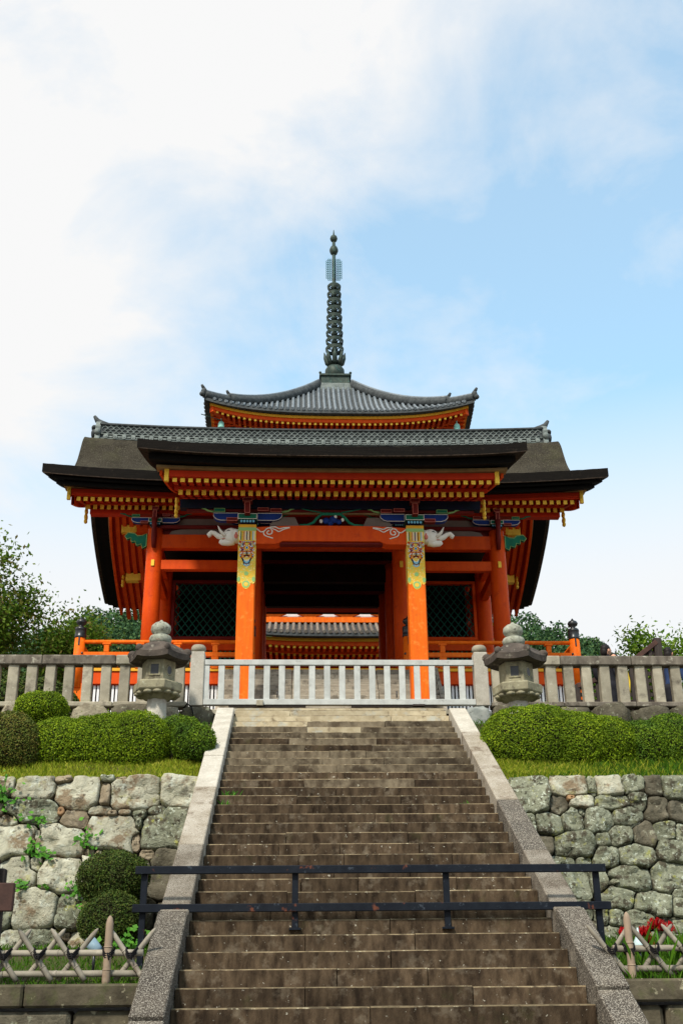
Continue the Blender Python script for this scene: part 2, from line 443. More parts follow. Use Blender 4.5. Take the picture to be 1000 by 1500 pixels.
M['balstone'] = pmat('balustrade_stone', (0.37, 0.335, 0.255), (0.25, 0.225, 0.17), 4, 0.88, 0.45, 55, spots=(((0.075, 0.062, 0.05), 3.2, 0.55, 0.14, 0.8), ((0.50, 0.48, 0.38), 14, 0.6, 0.1, 0.6), ((0.20, 0.21, 0.10), 5, 0.6, 0.12, 0.5)), rnd=0.16)
M['raildark'] = pmat('weathered_rail_stone', (0.20, 0.175, 0.14), (0.095, 0.080, 0.064), 3, 0.9, 0.5, 55, stretch=(2, 2, 0.7), spots=(((0.42, 0.40, 0.32), 6, 0.58, 0.08, 0.7), ((0.04, 0.034, 0.028), 4, 0.56, 0.1, 0.7)), rnd=0.12)
M['lantern'] = pmat('old_lantern_stone', (0.31, 0.285, 0.19), (0.20, 0.18, 0.12), 6, 0.92, 0.6, 45, spots=(((0.055, 0.047, 0.036), 4.5, 0.54, 0.12, 0.75), ((0.46, 0.46, 0.34), 12, 0.6, 0.08, 0.6), ((0.30, 0.30, 0.12), 7, 0.6, 0.1, 0.5)))
M['lanternroof'] = pmat('dark_lantern_roof_stone', (0.105, 0.085, 0.070), (0.055, 0.046, 0.040), 5, 0.92, 0.7, 45, spots=(((0.30, 0.28, 0.22), 10, 0.60, 0.08, 0.7), ((0.025, 0.022, 0.02), 5, 0.58, 0.1, 0.6)))
M['lanterntop'] = pmat('lichened_lantern_finial', (0.22, 0.225, 0.175), (0.36, 0.37, 0.30), 12, 0.92, 0.6, 45, spots=(((0.08, 0.07, 0.06), 14, 0.55, 0.06, 0.8), ((0.35, 0.18, 0.13), 9, 0.62, 0.08, 0.5)))
M['wallstone'] = pmat('pale_field_stone', (0.28, 0.268, 0.195), (0.46, 0.445, 0.345), 4.5, 0.9, 1.0, 26, spots=(((0.17, 0.11, 0.06), 3.6, 0.52, 0.09, 0.8), ((0.52, 0.55, 0.47), 5, 0.56, 0.10, 0.65), ((0.06, 0.048, 0.034), 13, 0.60, 0.05, 0.8), ((0.36, 0.35, 0.13), 5, 0.58, 0.1, 0.55), ((0.04, 0.034, 0.024), 2.2, 0.62, 0.08, 0.7)), rnd=0.14, bdist=0.03)
M['wallbrown'] = pmat('brown_field_stone', (0.19, 0.15, 0.10), (0.30, 0.25, 0.175), 5, 0.9, 0.8, 30, spots=(((0.09, 0.07, 0.055), 6, 0.58, 0.1, 0.7), ((0.45, 0.42, 0.34), 9, 0.6, 0.1, 0.5)), rnd=0.15, bdist=0.03)
M['wallgrey'] = pmat('lichened_grey_stone', (0.135, 0.142, 0.095), (0.265, 0.275, 0.20), 5, 0.9, 1.0, 26, spots=(((0.06, 0.048, 0.032), 6.5, 0.52, 0.07, 0.85), ((0.34, 0.34, 0.08), 6, 0.58, 0.09, 0.7), ((0.50, 0.54, 0.44), 18, 0.57, 0.06, 0.75), ((0.025, 0.022, 0.014), 16, 0.59, 0.05, 0.8)), rnd=0.16, bdist=0.03)
M['walldark'] = pmat('dark_stained_stone', (0.062, 0.055, 0.038), (0.14, 0.125, 0.09), 4, 0.92, 0.85, 30, spots=(((0.30, 0.30, 0.22), 9, 0.58, 0.08, 0.75), ((0.20, 0.21, 0.06), 5, 0.6, 0.1, 0.5)), rnd=0.15, bdist=0.03)
M['orangestone'] = pmat('orange_chip_stone', (0.34, 0.21, 0.11), (0.26, 0.155, 0.085), 8, 0.9, 0.6, 40)
M['joint'] = pmat('dark_earth_joint', (0.035, 0.027, 0.018), (0.02, 0.017, 0.012), 8, 1.0, 0.5, 40, spots=(((0.035, 0.05, 0.015), 5, 0.55, 0.1, 0.7),))
M['plinth'] = pmat('mossy_dark_plinth_stone', (0.050, 0.042, 0.028), (0.115, 0.098, 0.065), 5, 0.92, 0.8, 40, spots=(((0.36, 0.33, 0.22), 11, 0.63, 0.05, 0.8), ((0.07, 0.085, 0.025), 3, 0.55, 0.15, 0.6), ((0.03, 0.026, 0.02), 2.5, 0.56, 0.12, 0.6)), rnd=0.15)
M['rock'] = pmat('footing_rock', (0.20, 0.17, 0.12), (0.40, 0.36, 0.26), 5, 0.92, 1.0, 28, spots=(((0.06, 0.05, 0.04), 4.5, 0.53, 0.1, 0.8), ((0.42, 0.40, 0.25), 8, 0.6, 0.1, 0.5)), rnd=0.22, bdist=0.03)
M['rockblue'] = pmat('bluish_grey_rock', (0.20, 0.22, 0.21), (0.30, 0.32, 0.30), 7, 0.9, 0.7, 45, spots=(((0.12, 0.13, 0.12), 12, 0.56, 0.1, 0.7),))
M['fencegrey'] = pmat('grey_painted_wood', (0.50, 0.515, 0.49), (0.40, 0.41, 0.39), 6, 0.6, 0.15, 60, stretch=(1, 1, 1), spots=(((0.24, 0.24, 0.22), 7, 0.6, 0.1, 0.6), ((0.54, 0.55, 0.53), 20, 0.6, 0.1, 0.5)), rnd=0.06)
M['plankgrey'] = pmat('weathered_plank', (0.33, 0.29, 0.225), (0.23, 0.20, 0.155), 3, 0.85, 0.5, 40, stretch=(1.0, 6, 14), spots=(((0.09, 0.078, 0.06), 4, 0.52, 0.1, 0.7), ((0.46, 0.42, 0.34), 8, 0.60, 0.1, 0.6)), rnd=0.28)
M['plankdark'] = pmat('dark_weathered_wood', (0.060, 0.048, 0.042), (0.035, 0.028, 0.026), 5, 0.85, 0.3, 40, stretch=(4, 4, 0.8))
M['plankredbrown'] = pmat('red_brown_weathered_wood', (0.085, 0.045, 0.036), (0.05, 0.030, 0.026), 5, 0.85, 0.3, 40)
M['iron'] = pmat('dark_blue_painted_iron', (0.004, 0.006, 0.011), (0.008, 0.011, 0.017), 8, 0.5, 0.15, 60, spots=(((0.13, 0.042, 0.022), 4.5, 0.63, 0.05, 0.85), ((0.06, 0.075, 0.095), 13, 0.62, 0.06, 0.6)), spec=0.15)
M['bamboo'] = pmat('weathered_bamboo', (0.29, 0.26, 0.205), (0.20, 0.18, 0.145), 6, 0.6, 0.15, 50, spots=(((0.14, 0.10, 0.075), 5, 0.58, 0.1, 0.6), ((0.42, 0.38, 0.32), 9, 0.6, 0.1, 0.5)), rnd=0.2)
M['bamboowarm'] = pmat('warm_bamboo', (0.30, 0.225, 0.16), (0.24, 0.18, 0.13), 6, 0.55, 0.15, 50, spots=(((0.17, 0.11, 0.07), 5, 0.58, 0.1, 0.6),), rnd=0.1)
M['cord'] = pmat('black_hemp_cord', (0.012, 0.011, 0.012), None, 6, 0.9, 0.2, 90)
M['soil'] = pmat('mossy_soil', (0.045, 0.058, 0.016), (0.075, 0.055, 0.030), 3, 1.0, 0.5, 30)
M['pavedirt'] = pmat('packed_earth', (0.12, 0.10, 0.075), (0.16, 0.135, 0.10), 2, 0.95, 0.3, 30)
M['asphalt'] = pmat('street_paving', (0.10, 0.095, 0.085), (0.15, 0.14, 0.125), 3, 0.9, 0.3, 40)
M['hillsoil'] = pmat('wooded_hillside', (0.020, 0.038, 0.014), (0.030, 0.050, 0.018), 0.2, 1.0, 0.3, 3)
M['trunk'] = pmat('tree_bark', (0.035, 0.026, 0.020), (0.06, 0.045, 0.035), 6, 0.95, 0.6, 30, stretch=(3, 3, 0.7))
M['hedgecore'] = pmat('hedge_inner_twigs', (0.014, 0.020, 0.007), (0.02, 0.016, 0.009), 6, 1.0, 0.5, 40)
M['hedge'] = leafmat('box_hedge_leaf', [(0.0378, 0.0783, 0.0054), (0.0702, 0.1323, 0.0081), (0.1215, 0.2025, 0.0108), (0.1755, 0.2565, 0.0135)], 0.15, 0.55, 3.0, (0.045, 0.10, 0.012))
M['hedgelime'] = leafmat('fresh_hedge_leaf', [(0.0560, 0.1050, 0.0056), (0.1120, 0.1890, 0.0084), (0.1960, 0.2870, 0.0112), (0.2940, 0.3780, 0.0168)], 0.25, 0.6, 3.0, (0.07, 0.12, 0.006))
M['hedgerust'] = leafmat('rust_tinged_leaf', [(0.0600, 0.1020, 0.0180), (0.1200, 0.1200, 0.0240), (0.1440, 0.1560, 0.0240), (0.1920, 0.1080, 0.0360)], 0.15, 0.55, 4.0, (0.06, 0.10, 0.015))
M['hedgedark'] = leafmat('dark_clipped_leaf', [(0.0250, 0.0500, 0.0100), (0.0400, 0.0750, 0.0125), (0.0688, 0.1063, 0.0150), (0.0938, 0.1000, 0.0225)], 0.1, 0.6, 6.0, (0.035, 0.045, 0.012))
M['grass'] = leafmat('meadow_grass', [(0.1380, 0.2070, 0.0115), (0.2185, 0.2875, 0.0161), (0.3220, 0.3565, 0.0253), (0.3910, 0.3680, 0.0575)], 0.3, 0.6)
M['grassgreen'] = leafmat('lush_grass', [(0.030, 0.085, 0.006), (0.055, 0.14, 0.008), (0.10, 0.20, 0.012)], 0.3, 0.6)
M['weed'] = leafmat('ivy_leaf', [(0.045, 0.15, 0.018), (0.08, 0.24, 0.026), (0.12, 0.32, 0.035)], 0.25, 0.5)
M['leafdark'] = leafmat('cherry_leaf', [(0.0336, 0.0816, 0.0077), (0.0672, 0.1440, 0.0134), (0.1152, 0.2112, 0.0211), (0.1632, 0.2496, 0.0288), (0.1920, 0.1344, 0.0480)], 0.4, 0.5)
M['leaflime'] = leafmat('young_maple_leaf', [(0.07, 0.16, 0.015), (0.12, 0.24, 0.02), (0.18, 0.31, 0.03), (0.24, 0.34, 0.05)], 0.35, 0.5)
M['leafhill'] = leafmat('hazy_woodland_leaf', [(0.022, 0.060, 0.026), (0.036, 0.085, 0.034), (0.055, 0.115, 0.040), (0.085, 0.145, 0.046)], 0.15, 0.7)  # distance haze tinted into the leaf colour, paler and bluer
M['petal'] = leafmat('red_lily_petal', [(0.36, 0.006, 0.010), (0.48, 0.010, 0.012), (0.28, 0.004, 0.008)], 0.25, 0.5)
M['spotblue'] = pmat('pale_blue_housing', (0.22, 0.31, 0.36), (0.17, 0.25, 0.31), 10, 0.45, 0.05, 60)
M['spotwhite'] = pmat('pale_aqua_housing', (0.50, 0.62, 0.62), (0.40, 0.52, 0.54), 10, 0.45, 0.05, 60)
M['skin'] = pmat('skin', (0.55, 0.31, 0.21), (0.50, 0.27, 0.18), 10, 0.55, 0.05, 60)
M['hair'] = pmat('dark_hair', (0.012, 0.010, 0.010), (0.02, 0.016, 0.015), 20, 0.5, 0.3, 80)
M['clothblack'] = pmat('black_cloth', (0.014, 0.014, 0.018), (0.022, 0.022, 0.028), 8, 0.85, 0.2, 60)
M['clothnavy'] = pmat('navy_cloth', (0.02, 0.04, 0.10), (0.03, 0.05, 0.12), 8, 0.85, 0.2, 60)
M['clothwhite'] = pmat('white_cloth', (0.66, 0.66, 0.66), (0.6, 0.6, 0.6), 8, 0.85, 0.2, 60)
M['clothtan'] = pmat('tan_cloth', (0.42, 0.32, 0.18), (0.38, 0.28, 0.16), 8, 0.85, 0.2, 60)
M['clothyellow'] = pmat('yellow_cloth', (0.72, 0.50, 0.04), (0.66, 0.44, 0.04), 8, 0.85, 0.2, 60)
# ------------------------------------------------------------------ the ground and terraces
TREAD, RISE, Y0, Z0 = 0.3013, 0.16, 19.262, 6.094      # front edge and height of the top step
def stair_z(y): return Z0 - RISE*(Y0-y)/TREAD
g = MB()
g.add([(-300, -200, -0.02), (300, -200, -0.02), (300, 400, -0.02), (-300, 400, -0.02)], [(0, 1, 2, 3)])
tag(g.build('ground', M['asphalt']), kind='structure')
# lower garden strips behind the plinth walls, and the planted banks above the stone walls
for s in (-1, 1):
    g = MB()
    rows = []
    for y, z in ((10.72, 1.62), (11.5, 1.72), (13.0, 1.95), (15.2, 2.10), (15.9, 2.15)):
        rows.append([(s*x, y, z + 0.03*mnoise.noise(Vector((x*s*1.7, y, 0)))) for x in np.linspace(1.95, 12, 24)])
    g.grid(rows)
    tag(g.build('garden_strip', M['soil']), kind='structure')
    g = MB()
    rows = []
    for y, z in ((16.0, 4.15), (16.12, 4.36), (16.6, 4.56), (17.2, 4.85), (17.8, 5.18), (18.6, 5.60), (19.3, 5.86), (20.1, 5.95)):
        rows.append([(s*x, y, z + 0.04*mnoise.noise(Vector((x*s*1.3, y*1.3, 3)))) for x in np.linspace(1.95, 12, 30)])
    g.grid(rows)
    tag(g.build('garden_bank', M['soil']), kind='structure')
def bank_z(y):
    return float(np.interp(y, [16.0, 16.12, 16.6, 17.2, 17.8, 18.6, 19.3, 20.1], [4.15, 4.36, 4.56, 4.85, 5.18, 5.60, 5.86, 5.95]))
g = MB()
g.grid([[(x, y, z) for x in (-60, -12, -3, 3, 12, 60)] for y, z in ((19.55, 6.10), (23.6, 6.12), (36.8, 6.2), (37.5, 8.5), (60, 8.6), (90, 9.5))])
tag(g.build('upper_terrace', M['pavedirt']), kind='structure')
g = MB()   # wooded hill: a ridge across the back that falls away to the right
HX = np.array([-260, -140, -90, -60, -40, -24, 0, 31, 42, 55, 80, 130, 260]); HZ = np.array([12, 26, 34, 40, 42, 45.5, 50, 45.2, 40.5, 33, 20, 12, 6])
def hill_z(x, y):
    r = np.interp(x*150/max(y, 60), HX, HZ)
    t = min(1.0, max(0.0, (y-92)/58.0))
    f_ = t*t*(3-2*t) if y <= 150 else 1.0 - 0.004*(y-150)
    return 8.5 + (r-8.5)*f_ + 1.2*mnoise.noise(Vector((x*0.05, y*0.05, 1)))
g.grid([[(x, y, hill_z(x, y)) for x in np.linspace(-260, 260, 80)] for y in np.linspace(88, 260, 30)])
tag(g.build('hill', M['hillsoil']), kind='structure')

# ------------------------------------------------------------------ stone stairs
stairs = thing('stone_stairs', 'long flight of worn brown stone steps with granite kerbs up to the gate', 'stairs', (0, 13, 0))
HW = 1.85
rs = random.Random(11)
for k in range(-1, 38):
    yf = Y0 - k*TREAD; zt = Z0 - k*RISE
    if k == -1: yf, zt = Y0+TREAD, Z0+RISE*0.75
    nb = rs.choice((2, 3, 3, 4))
    cuts = [-HW]
    for i in range(1, nb):
        cuts.append(-HW + 2*HW*(i+rs.uniform(-0.28, 0.28))/nb)
    cuts.append(HW)
    for a, b in zip(cuts[:-1], cuts[1:]):
        if k <= 1: mname = 'stepsunlit'
        elif k <= 4: mname = rs.choice(['stepmid', 'stepsunlit', 'stepmid'])
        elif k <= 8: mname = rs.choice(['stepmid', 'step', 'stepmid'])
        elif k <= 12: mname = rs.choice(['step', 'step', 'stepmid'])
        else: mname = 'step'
        m = MB()
        dz = rs.uniform(-0.006, 0.006); dy = rs.uniform(-0.008, 0.008)
        x0, x1 = a+0.004, b-0.004
        y0, y1, zb, zz = yf+dy, yf+TREAD+0.06, zt-RISE-0.02, zt+dz
        c = 0.012
        n = 13
        # front face, worn nosing and tread as strips with a slightly uneven nosing line
        xs = [x0+(x1-x0)*i/(n-1) for i in range(n)]
        w = [0.010*mnoise.noise(Vector((x*4.1, k*7.3, 0.5))) for x in xs]
        lo = [(x, y0+0.004, zb) for x in xs]
        f1 = [(x, y0+w_*0.4, zz-0.009-abs(w_)*0.6) for x, w_ in zip(xs, w)]
        f2 = [(x, y0+0.008+abs(w_), zz-0.001) for x, w_ in zip(xs, w)]
        tb = [(x, y1, zz) for x in xs]
        m.grid([lo, f1], 0, False)
        m.grid([f1, f2], 1, False)
        m.grid([f2, tb], 1, False)
        for e in (0, -1):
            m.add([lo[e], f1[e], f2[e], tb[e], (tb[e][0], y1, zb)], [(0, 1, 2, 3, 4)], 0)
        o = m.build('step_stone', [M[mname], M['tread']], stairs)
# sloping kerb slabs on both sides, on rough side walls
def kerb_point(k): return Y0 - k*TREAD, Z0 - k*RISE
for s, joints, mats in ((-1, [0.85, 8.8, 12.95, 18.95, 24.4, 30.2, 36.5], ['granitepale', 'granitepale', 'granitewarm', 'granite', 'granitedark', 'granitedark']),
                        (1, [0.85, 5.2, 14.5, 19.55, 24.35, 28.95, 36.5], ['granitepale', 'granitewarm', 'granitedark', 'granite', 'granitedark', 'granitedark'])):
    for i, (a, b) in enumerate(zip(joints[:-1], joints[1:])):
        m = MB()
        (ya, za), (yb, zb_) = kerb_point(a+0.012), kerb_point(b-0.012)
        lift = 0.085 + (0.035 if i in (4,) else 0.0) + rs.uniform(-0.008, 0.008)
        cx = s*(HW+0.152)
        dirv = Vector((0, yb-ya, zb_-za)); ln = dirv.length; dn = dirv.normalized(); nm = Vector((0, -dn.z, dn.y)) if dn.y > 0 else Vector((0, dn.z, -dn.y))
        if nm.z < 0: nm = -nm
        ctr = Vector((cx, (ya+yb)/2, (za+zb_)/2)) + nm*(lift-0.13)
        m.obox(ctr, (0.147, 0, 0), dn*(ln/2), nm*0.17, 0, 0.012)
        m.build('kerb_slab', M[mats[i]], stairs)
    m = MB()
    m.prism([(Y0+0.3, 5.2), (Y0+0.3, Z0-0.13), (Y0, Z0-0.13), (Y0-37*TREAD, Z0-37*RISE-0.13), (Y0-37*TREAD, -0.02), (Y0-30*TREAD, -0.02)], lambda u, v: (s*HW, u, v), (s*0.28, 0, 0))
    m.build('side_wall', M['plinth'], stairs)
m = MB(); m.prism([(Y0+0.5, 5.2), (Y0+0.5, Z0-0.12), (Y0+0.12, Z0-0.12), (Y0+0.12-37*TREAD, Z0-37*RISE-0.12), (Y0+0.12-37*TREAD, -0.02)], lambda u, v: (-HW+0.01, u, v), (2*HW-0.02, 0, 0)); m.build('stair_core', M['joint'], stairs)

# ------------------------------------------------------------------ retaining walls of field stones
SL = [(-4.43,4.23,0.25,0.16),(-4.05,4.34,0.14,0.05),(-3.81,4.14,0.3,0.23),(-4.9,4.28,0.14,0.1),(-4.44,3.9,0.38,0.14),(-4.04,3.89,0.06,0.06),(-3.84,3.79,0.17,0.13),(-4.73,3.78,0.12,0.08),(-4.88,3.92,0.05,0.08),(-4.62,3.48,0.27,0.21),(-3.99,3.48,0.31,0.21),(-4.31,3.56,0.04,0.07),(-3.46,4.13,0.08,0.17),(-3.44,4.36,0.1,0.05),(-3.04,4.14,0.34,0.23),(-3.26,4.37,0.08,0.04),(-2.43,4.17,0.25,0.23),(-3.51,3.91,0.16,0.07),(-3.33,3.86,0.07,0.04),(-3.16,3.88,0.09,0.05),(-2.95,3.85,0.1,0.07),(-2.71,3.9,0.13,0.08),(-3.29,3.61,0.34,0.24),(-2.95,3.72,0.05,0.08),(-2.98,3.48,0.06,0.11),(-2.55,3.63,0.34,0.28),(-2.52,3.25,0.17,0.14),(-2.79,3.3,0.09,0.06),(-4.48,3.05,0.24,0.23),(-4.29,3.17,0.1,0.1),(-3.93,3.02,0.29,0.23),(-4.22,2.61,0.29,0.25),(-3.73,2.55,0.19,0.23),(-4.08,2.21,0.27,0.13),(-3.6,2.21,0.11,0.1),(-3.77,2.26,0.07,0.05),(-4.61,2.62,0.11,0.22),(-3.39,3.15,0.26,0.2),(-3.22,2.79,0.27,0.16),(-3.32,2.44,0.25,0.19),(-2.97,3.01,0.18,0.18),(-2.83,2.52,0.22,0.19),(-2.59,2.87,0.16,0.18),(-2.52,2.48,0.13,0.17),(-3.02,2.19,0.22,0.08),(-3.57,3.3,0.07,0.07),(-2.71,2.18,0.12,0.1),(-4.44,2.21,0.12,0.12)]
SR = [(2.57,4.1,0.25,0.24),(3.13,4.22,0.27,0.13),(3.45,4.23,0.06,0.12),(3.7,4.24,0.19,0.14),(4.06,4.26,0.16,0.12),(4.35,4.22,0.13,0.15),(4.63,4.21,0.17,0.16),(2.93,3.95,0.13,0.14),(3.13,4.06,0.07,0.04),(3.28,4.01,0.17,0.1),(3.69,3.99,0.24,0.1),(4.1,4.01,0.13,0.12),(4.35,3.89,0.18,0.2),(4.59,3.86,0.16,0.15),(2.49,3.69,0.09,0.15),(2.78,3.69,0.2,0.16),(3.09,3.74,0.17,0.16),(3.25,3.86,0.05,0.06),(3.48,3.73,0.21,0.19),(3.87,3.78,0.2,0.14),(3.49,3.47,0.11,0.11),(3.73,3.53,0.18,0.15),(4.08,3.53,0.16,0.17),(4.41,3.61,0.17,0.14),(4.61,3.57,0.09,0.12),(2.68,3.41,0.12,0.13),(3.1,3.39,0.3,0.18),(4.41,3.31,0.17,0.15),(3.49,3.23,0.18,0.14),(3.93,3.25,0.24,0.16),(2.88,3.18,0.17,0.07),(3.17,3.18,0.11,0.06),(3.78,2.94,0.28,0.16),(4.3,2.96,0.21,0.19),(3.02,2.84,0.17,0.16),(3.36,2.91,0.11,0.15),(3.57,2.9,0.07,0.05),(3.57,2.7,0.22,0.15),(4.04,2.6,0.25,0.15),(4.4,2.56,0.11,0.11),(4.42,2.76,0.08,0.06),(3.32,2.48,0.09,0.12),(3.51,2.44,0.11,0.1),(3.81,2.39,0.2,0.12),(4.21,2.32,0.22,0.1),(3.37,2.22,0.15,0.1),(3.68,2.19,0.16,0.09),(4.0,2.17,0.16,0.09),(4.27,2.13,0.15,0.09),(2.66,3.11,0.09,0.11),(3.0,2.53,0.17,0.14),(3.1,2.27,0.13,0.12)]
def wall_y(z): return 15.6 + 0.22*(z-2.2)
WU = Vector((0, 0.2149, 0.9766)); WN = Vector((0, -0.9766, 0.2149))
def stone_wall(side, seeds, name, label, picks, seed):
    r = random.Random(seed)
    st = [list(q) for q in seeds]
    # courses continued outside the photograph
    xs = 5.25
    while xs < 8.4:
        z = 2.1
        while z < 4.4:
            h = r.uniform(0.10, 0.22); w = r.uniform(0.14, 0.28)
            st.append([side*(xs+r.uniform(-0.08, 0.08)), min(z+h, 4.36-h*0.4), w, h]); z += 2*h
        xs += 0.42
    A = np.array([q[:4] for q in st])
    root = thing(name, label, 'wall', (side*4, 15.6, 2.0))
    b = MB()
    b.prism([(15.63, 2.0), (15.63+0.22*2.33, 4.33), (17.2, 4.30), (17.2, 1.6), (15.54, 1.6)], lambda u, v: (side*2.02, u, v), (side*6.5, 0, 0))
    b.build('wall_core', M['joint'], root)
    NA = 32
    EX = 3.4 if side < 0 else 3.0
    ang = np.linspace(0, 2*np.pi, NA, endpoint=False)
    dist = lambda px_, pz_: (np.abs((px_-A[:, 0])/A[:, 2])**EX + np.abs((pz_-A[:, 1])/A[:, 3])**EX)
    for i, (cx, cz, hw, hh) in enumerate(A):
        if abs(cx)-hw > 8.3: continue
        rad = []
        for a in ang:
            dx, dz = math.cos(a), math.sin(a)
            t = 0.02
            own = 1e9
            while t < 1.2:
                px_, pz_ = cx+dx*t, cz+dz*t
                d = dist(px_, pz_)
                if d[i] > (7.5 if side < 0 else 6.0) or np.argmin(d) != i or pz_ > 4.40 or pz_ < 2.0 or abs(px_) < 2.06: break
                t += 0.012
            rad.append(max(0.02, t-0.013))
        rad = np.array(rad)
        rad = 0.07*np.roll(rad, 1)+0.86*rad+0.07*np.roll(rad, -1)
        big = min(hw, hh)
        m = MB()
        ph = r.uniform(0, 50); tx, tz = r.gauss(0, 0.10), r.gauss(0, 0.10)
        def P_(fr, dep):
            out = []
            for a, q in zip(ang, rad):
                jit = 1+0.03*mnoise.noise(Vector((math.cos(a)*1.6+ph, math.sin(a)*1.6, 1.0)))
                X = cx+math.cos(a)*q*fr*jit; Zv = cz+math.sin(a)*q*fr*jit
                base = Vector((X, wall_y(Zv), Zv))
                dd = dep + (0.030*mnoise.cell(Vector((X*6+ph, Zv*6, 2.0))) + 0.022*mnoise.noise(Vector((X*11+ph, Zv*11, 2.0))) + 0.07*mnoise.noise(Vector((X*2.2, Zv*2.2+ph, 0))) + tx*(X-cx) + tz*(Zv-cz))*(1 if dep > 0.02 else 0)
                out.append(base + WN*dd)
            return out
        pr = min(0.085, 0.035+big*0.22)+r.uniform(-0.015, 0.02)
        rings = [P_(0.98, -0.10), P_(1.0, pr*0.25), P_(0.955, pr*0.75), P_(0.87, pr), P_(0.66, pr*1.05), P_(0.35, pr*1.06)]
        rings = [q+[q[0]] for q in rings]
        m.grid(rings, 0, True)
        cpt = Vector((cx, wall_y(cz), cz)) + WN*(pr*1.15)
        last = rings[-1][:-1]
        m.add(last+[cpt], [(j, (j+1) % NA, NA) for j in range(NA)], 0, True)
        mt = M[picks(i, cx, cz, hw, hh, r)]
        m.build('stone', mt, root)
    return root
def pick_left(i, cx, cz, hw, hh, r):
    if i in (6, 12, 18, 1): return 'wallbrown'
    if i == 5: return 'orangestone'
    if i in (25, 26, 40, 41, 42, 43, 44): return 'walldark' if i != 25 else 'wallgrey'
    if hw < 0.11: return r.choice(('wallbrown', 'wallstone', 'wallgrey'))
    return r.choice(('wallstone', 'wallstone', 'wallstone', 'wallgrey'))
def pick_right(i, cx, cz, hw, hh, r):
    if i in (5, 7, 12, 25, 22, 13): return 'walldark'
    if i == 8: return 'orangestone'
    if i in (0, 1, 2, 3, 4, 9, 10, 11): return 'wallgrey' if i not in (1, 3, 9) else 'wallstone'
    return r.choice(('wallgrey', 'wallgrey', 'wallgrey', 'walldark' if cz < 2.9 else 'wallgrey'))
stone_wall(-1, SL, 'stone_wall', 'retaining wall of large pale squarish stones with weeds, left of the stairs', pick_left, 3)
stone_wall(1, SR, 'stone_wall', 'retaining wall of small round lichened grey stones, right of the stairs', pick_right, 5)

# low plinth walls in front of the garden strips
for s, lab in ((-1, 'low dark plinth wall under the bamboo fence, left of the stairs'), (1, 'low dark plinth wall under the bamboo fence, right of the stairs')):
    pl = thing('plinth_wall', lab, 'wall', (s*3, 10.7, 0))
    r = random.Random(21+s)
    x = 2.02
    while x < 7.5:
        w = r.uniform(0.75, 1.15)
        m = MB(); m.obox((s*(x+w/2), 10.72, 1.565), (w/2-0.006, 0, 0), (0, 0.14, 0), (0, 0, 0.095), 0, 0.02)
        m.build('coping_stone', M['plinth'], pl); x += w
    for row, (za, zb_) in enumerate(((1.06, 1.45), (0.55, 1.05), (-0.02, 0.54))):
        x = 2.0-0.1*row
        while x < 7.5:
            w = r.uniform(0.35, 0.75)
            m = MB(); m.obox((s*(x+w/2), 10.80-0.02*row+r.uniform(-.012, .012), (za+zb_)/2), (w/2-0.010, 0, 0), (0, 0.16, 0), (0, 0, (zb_-za)/2-0.008), 0, 0.035)
            m.build('stone', M[r.choice(('plinth', 'walldark', 'plinth'))], pl); x += w

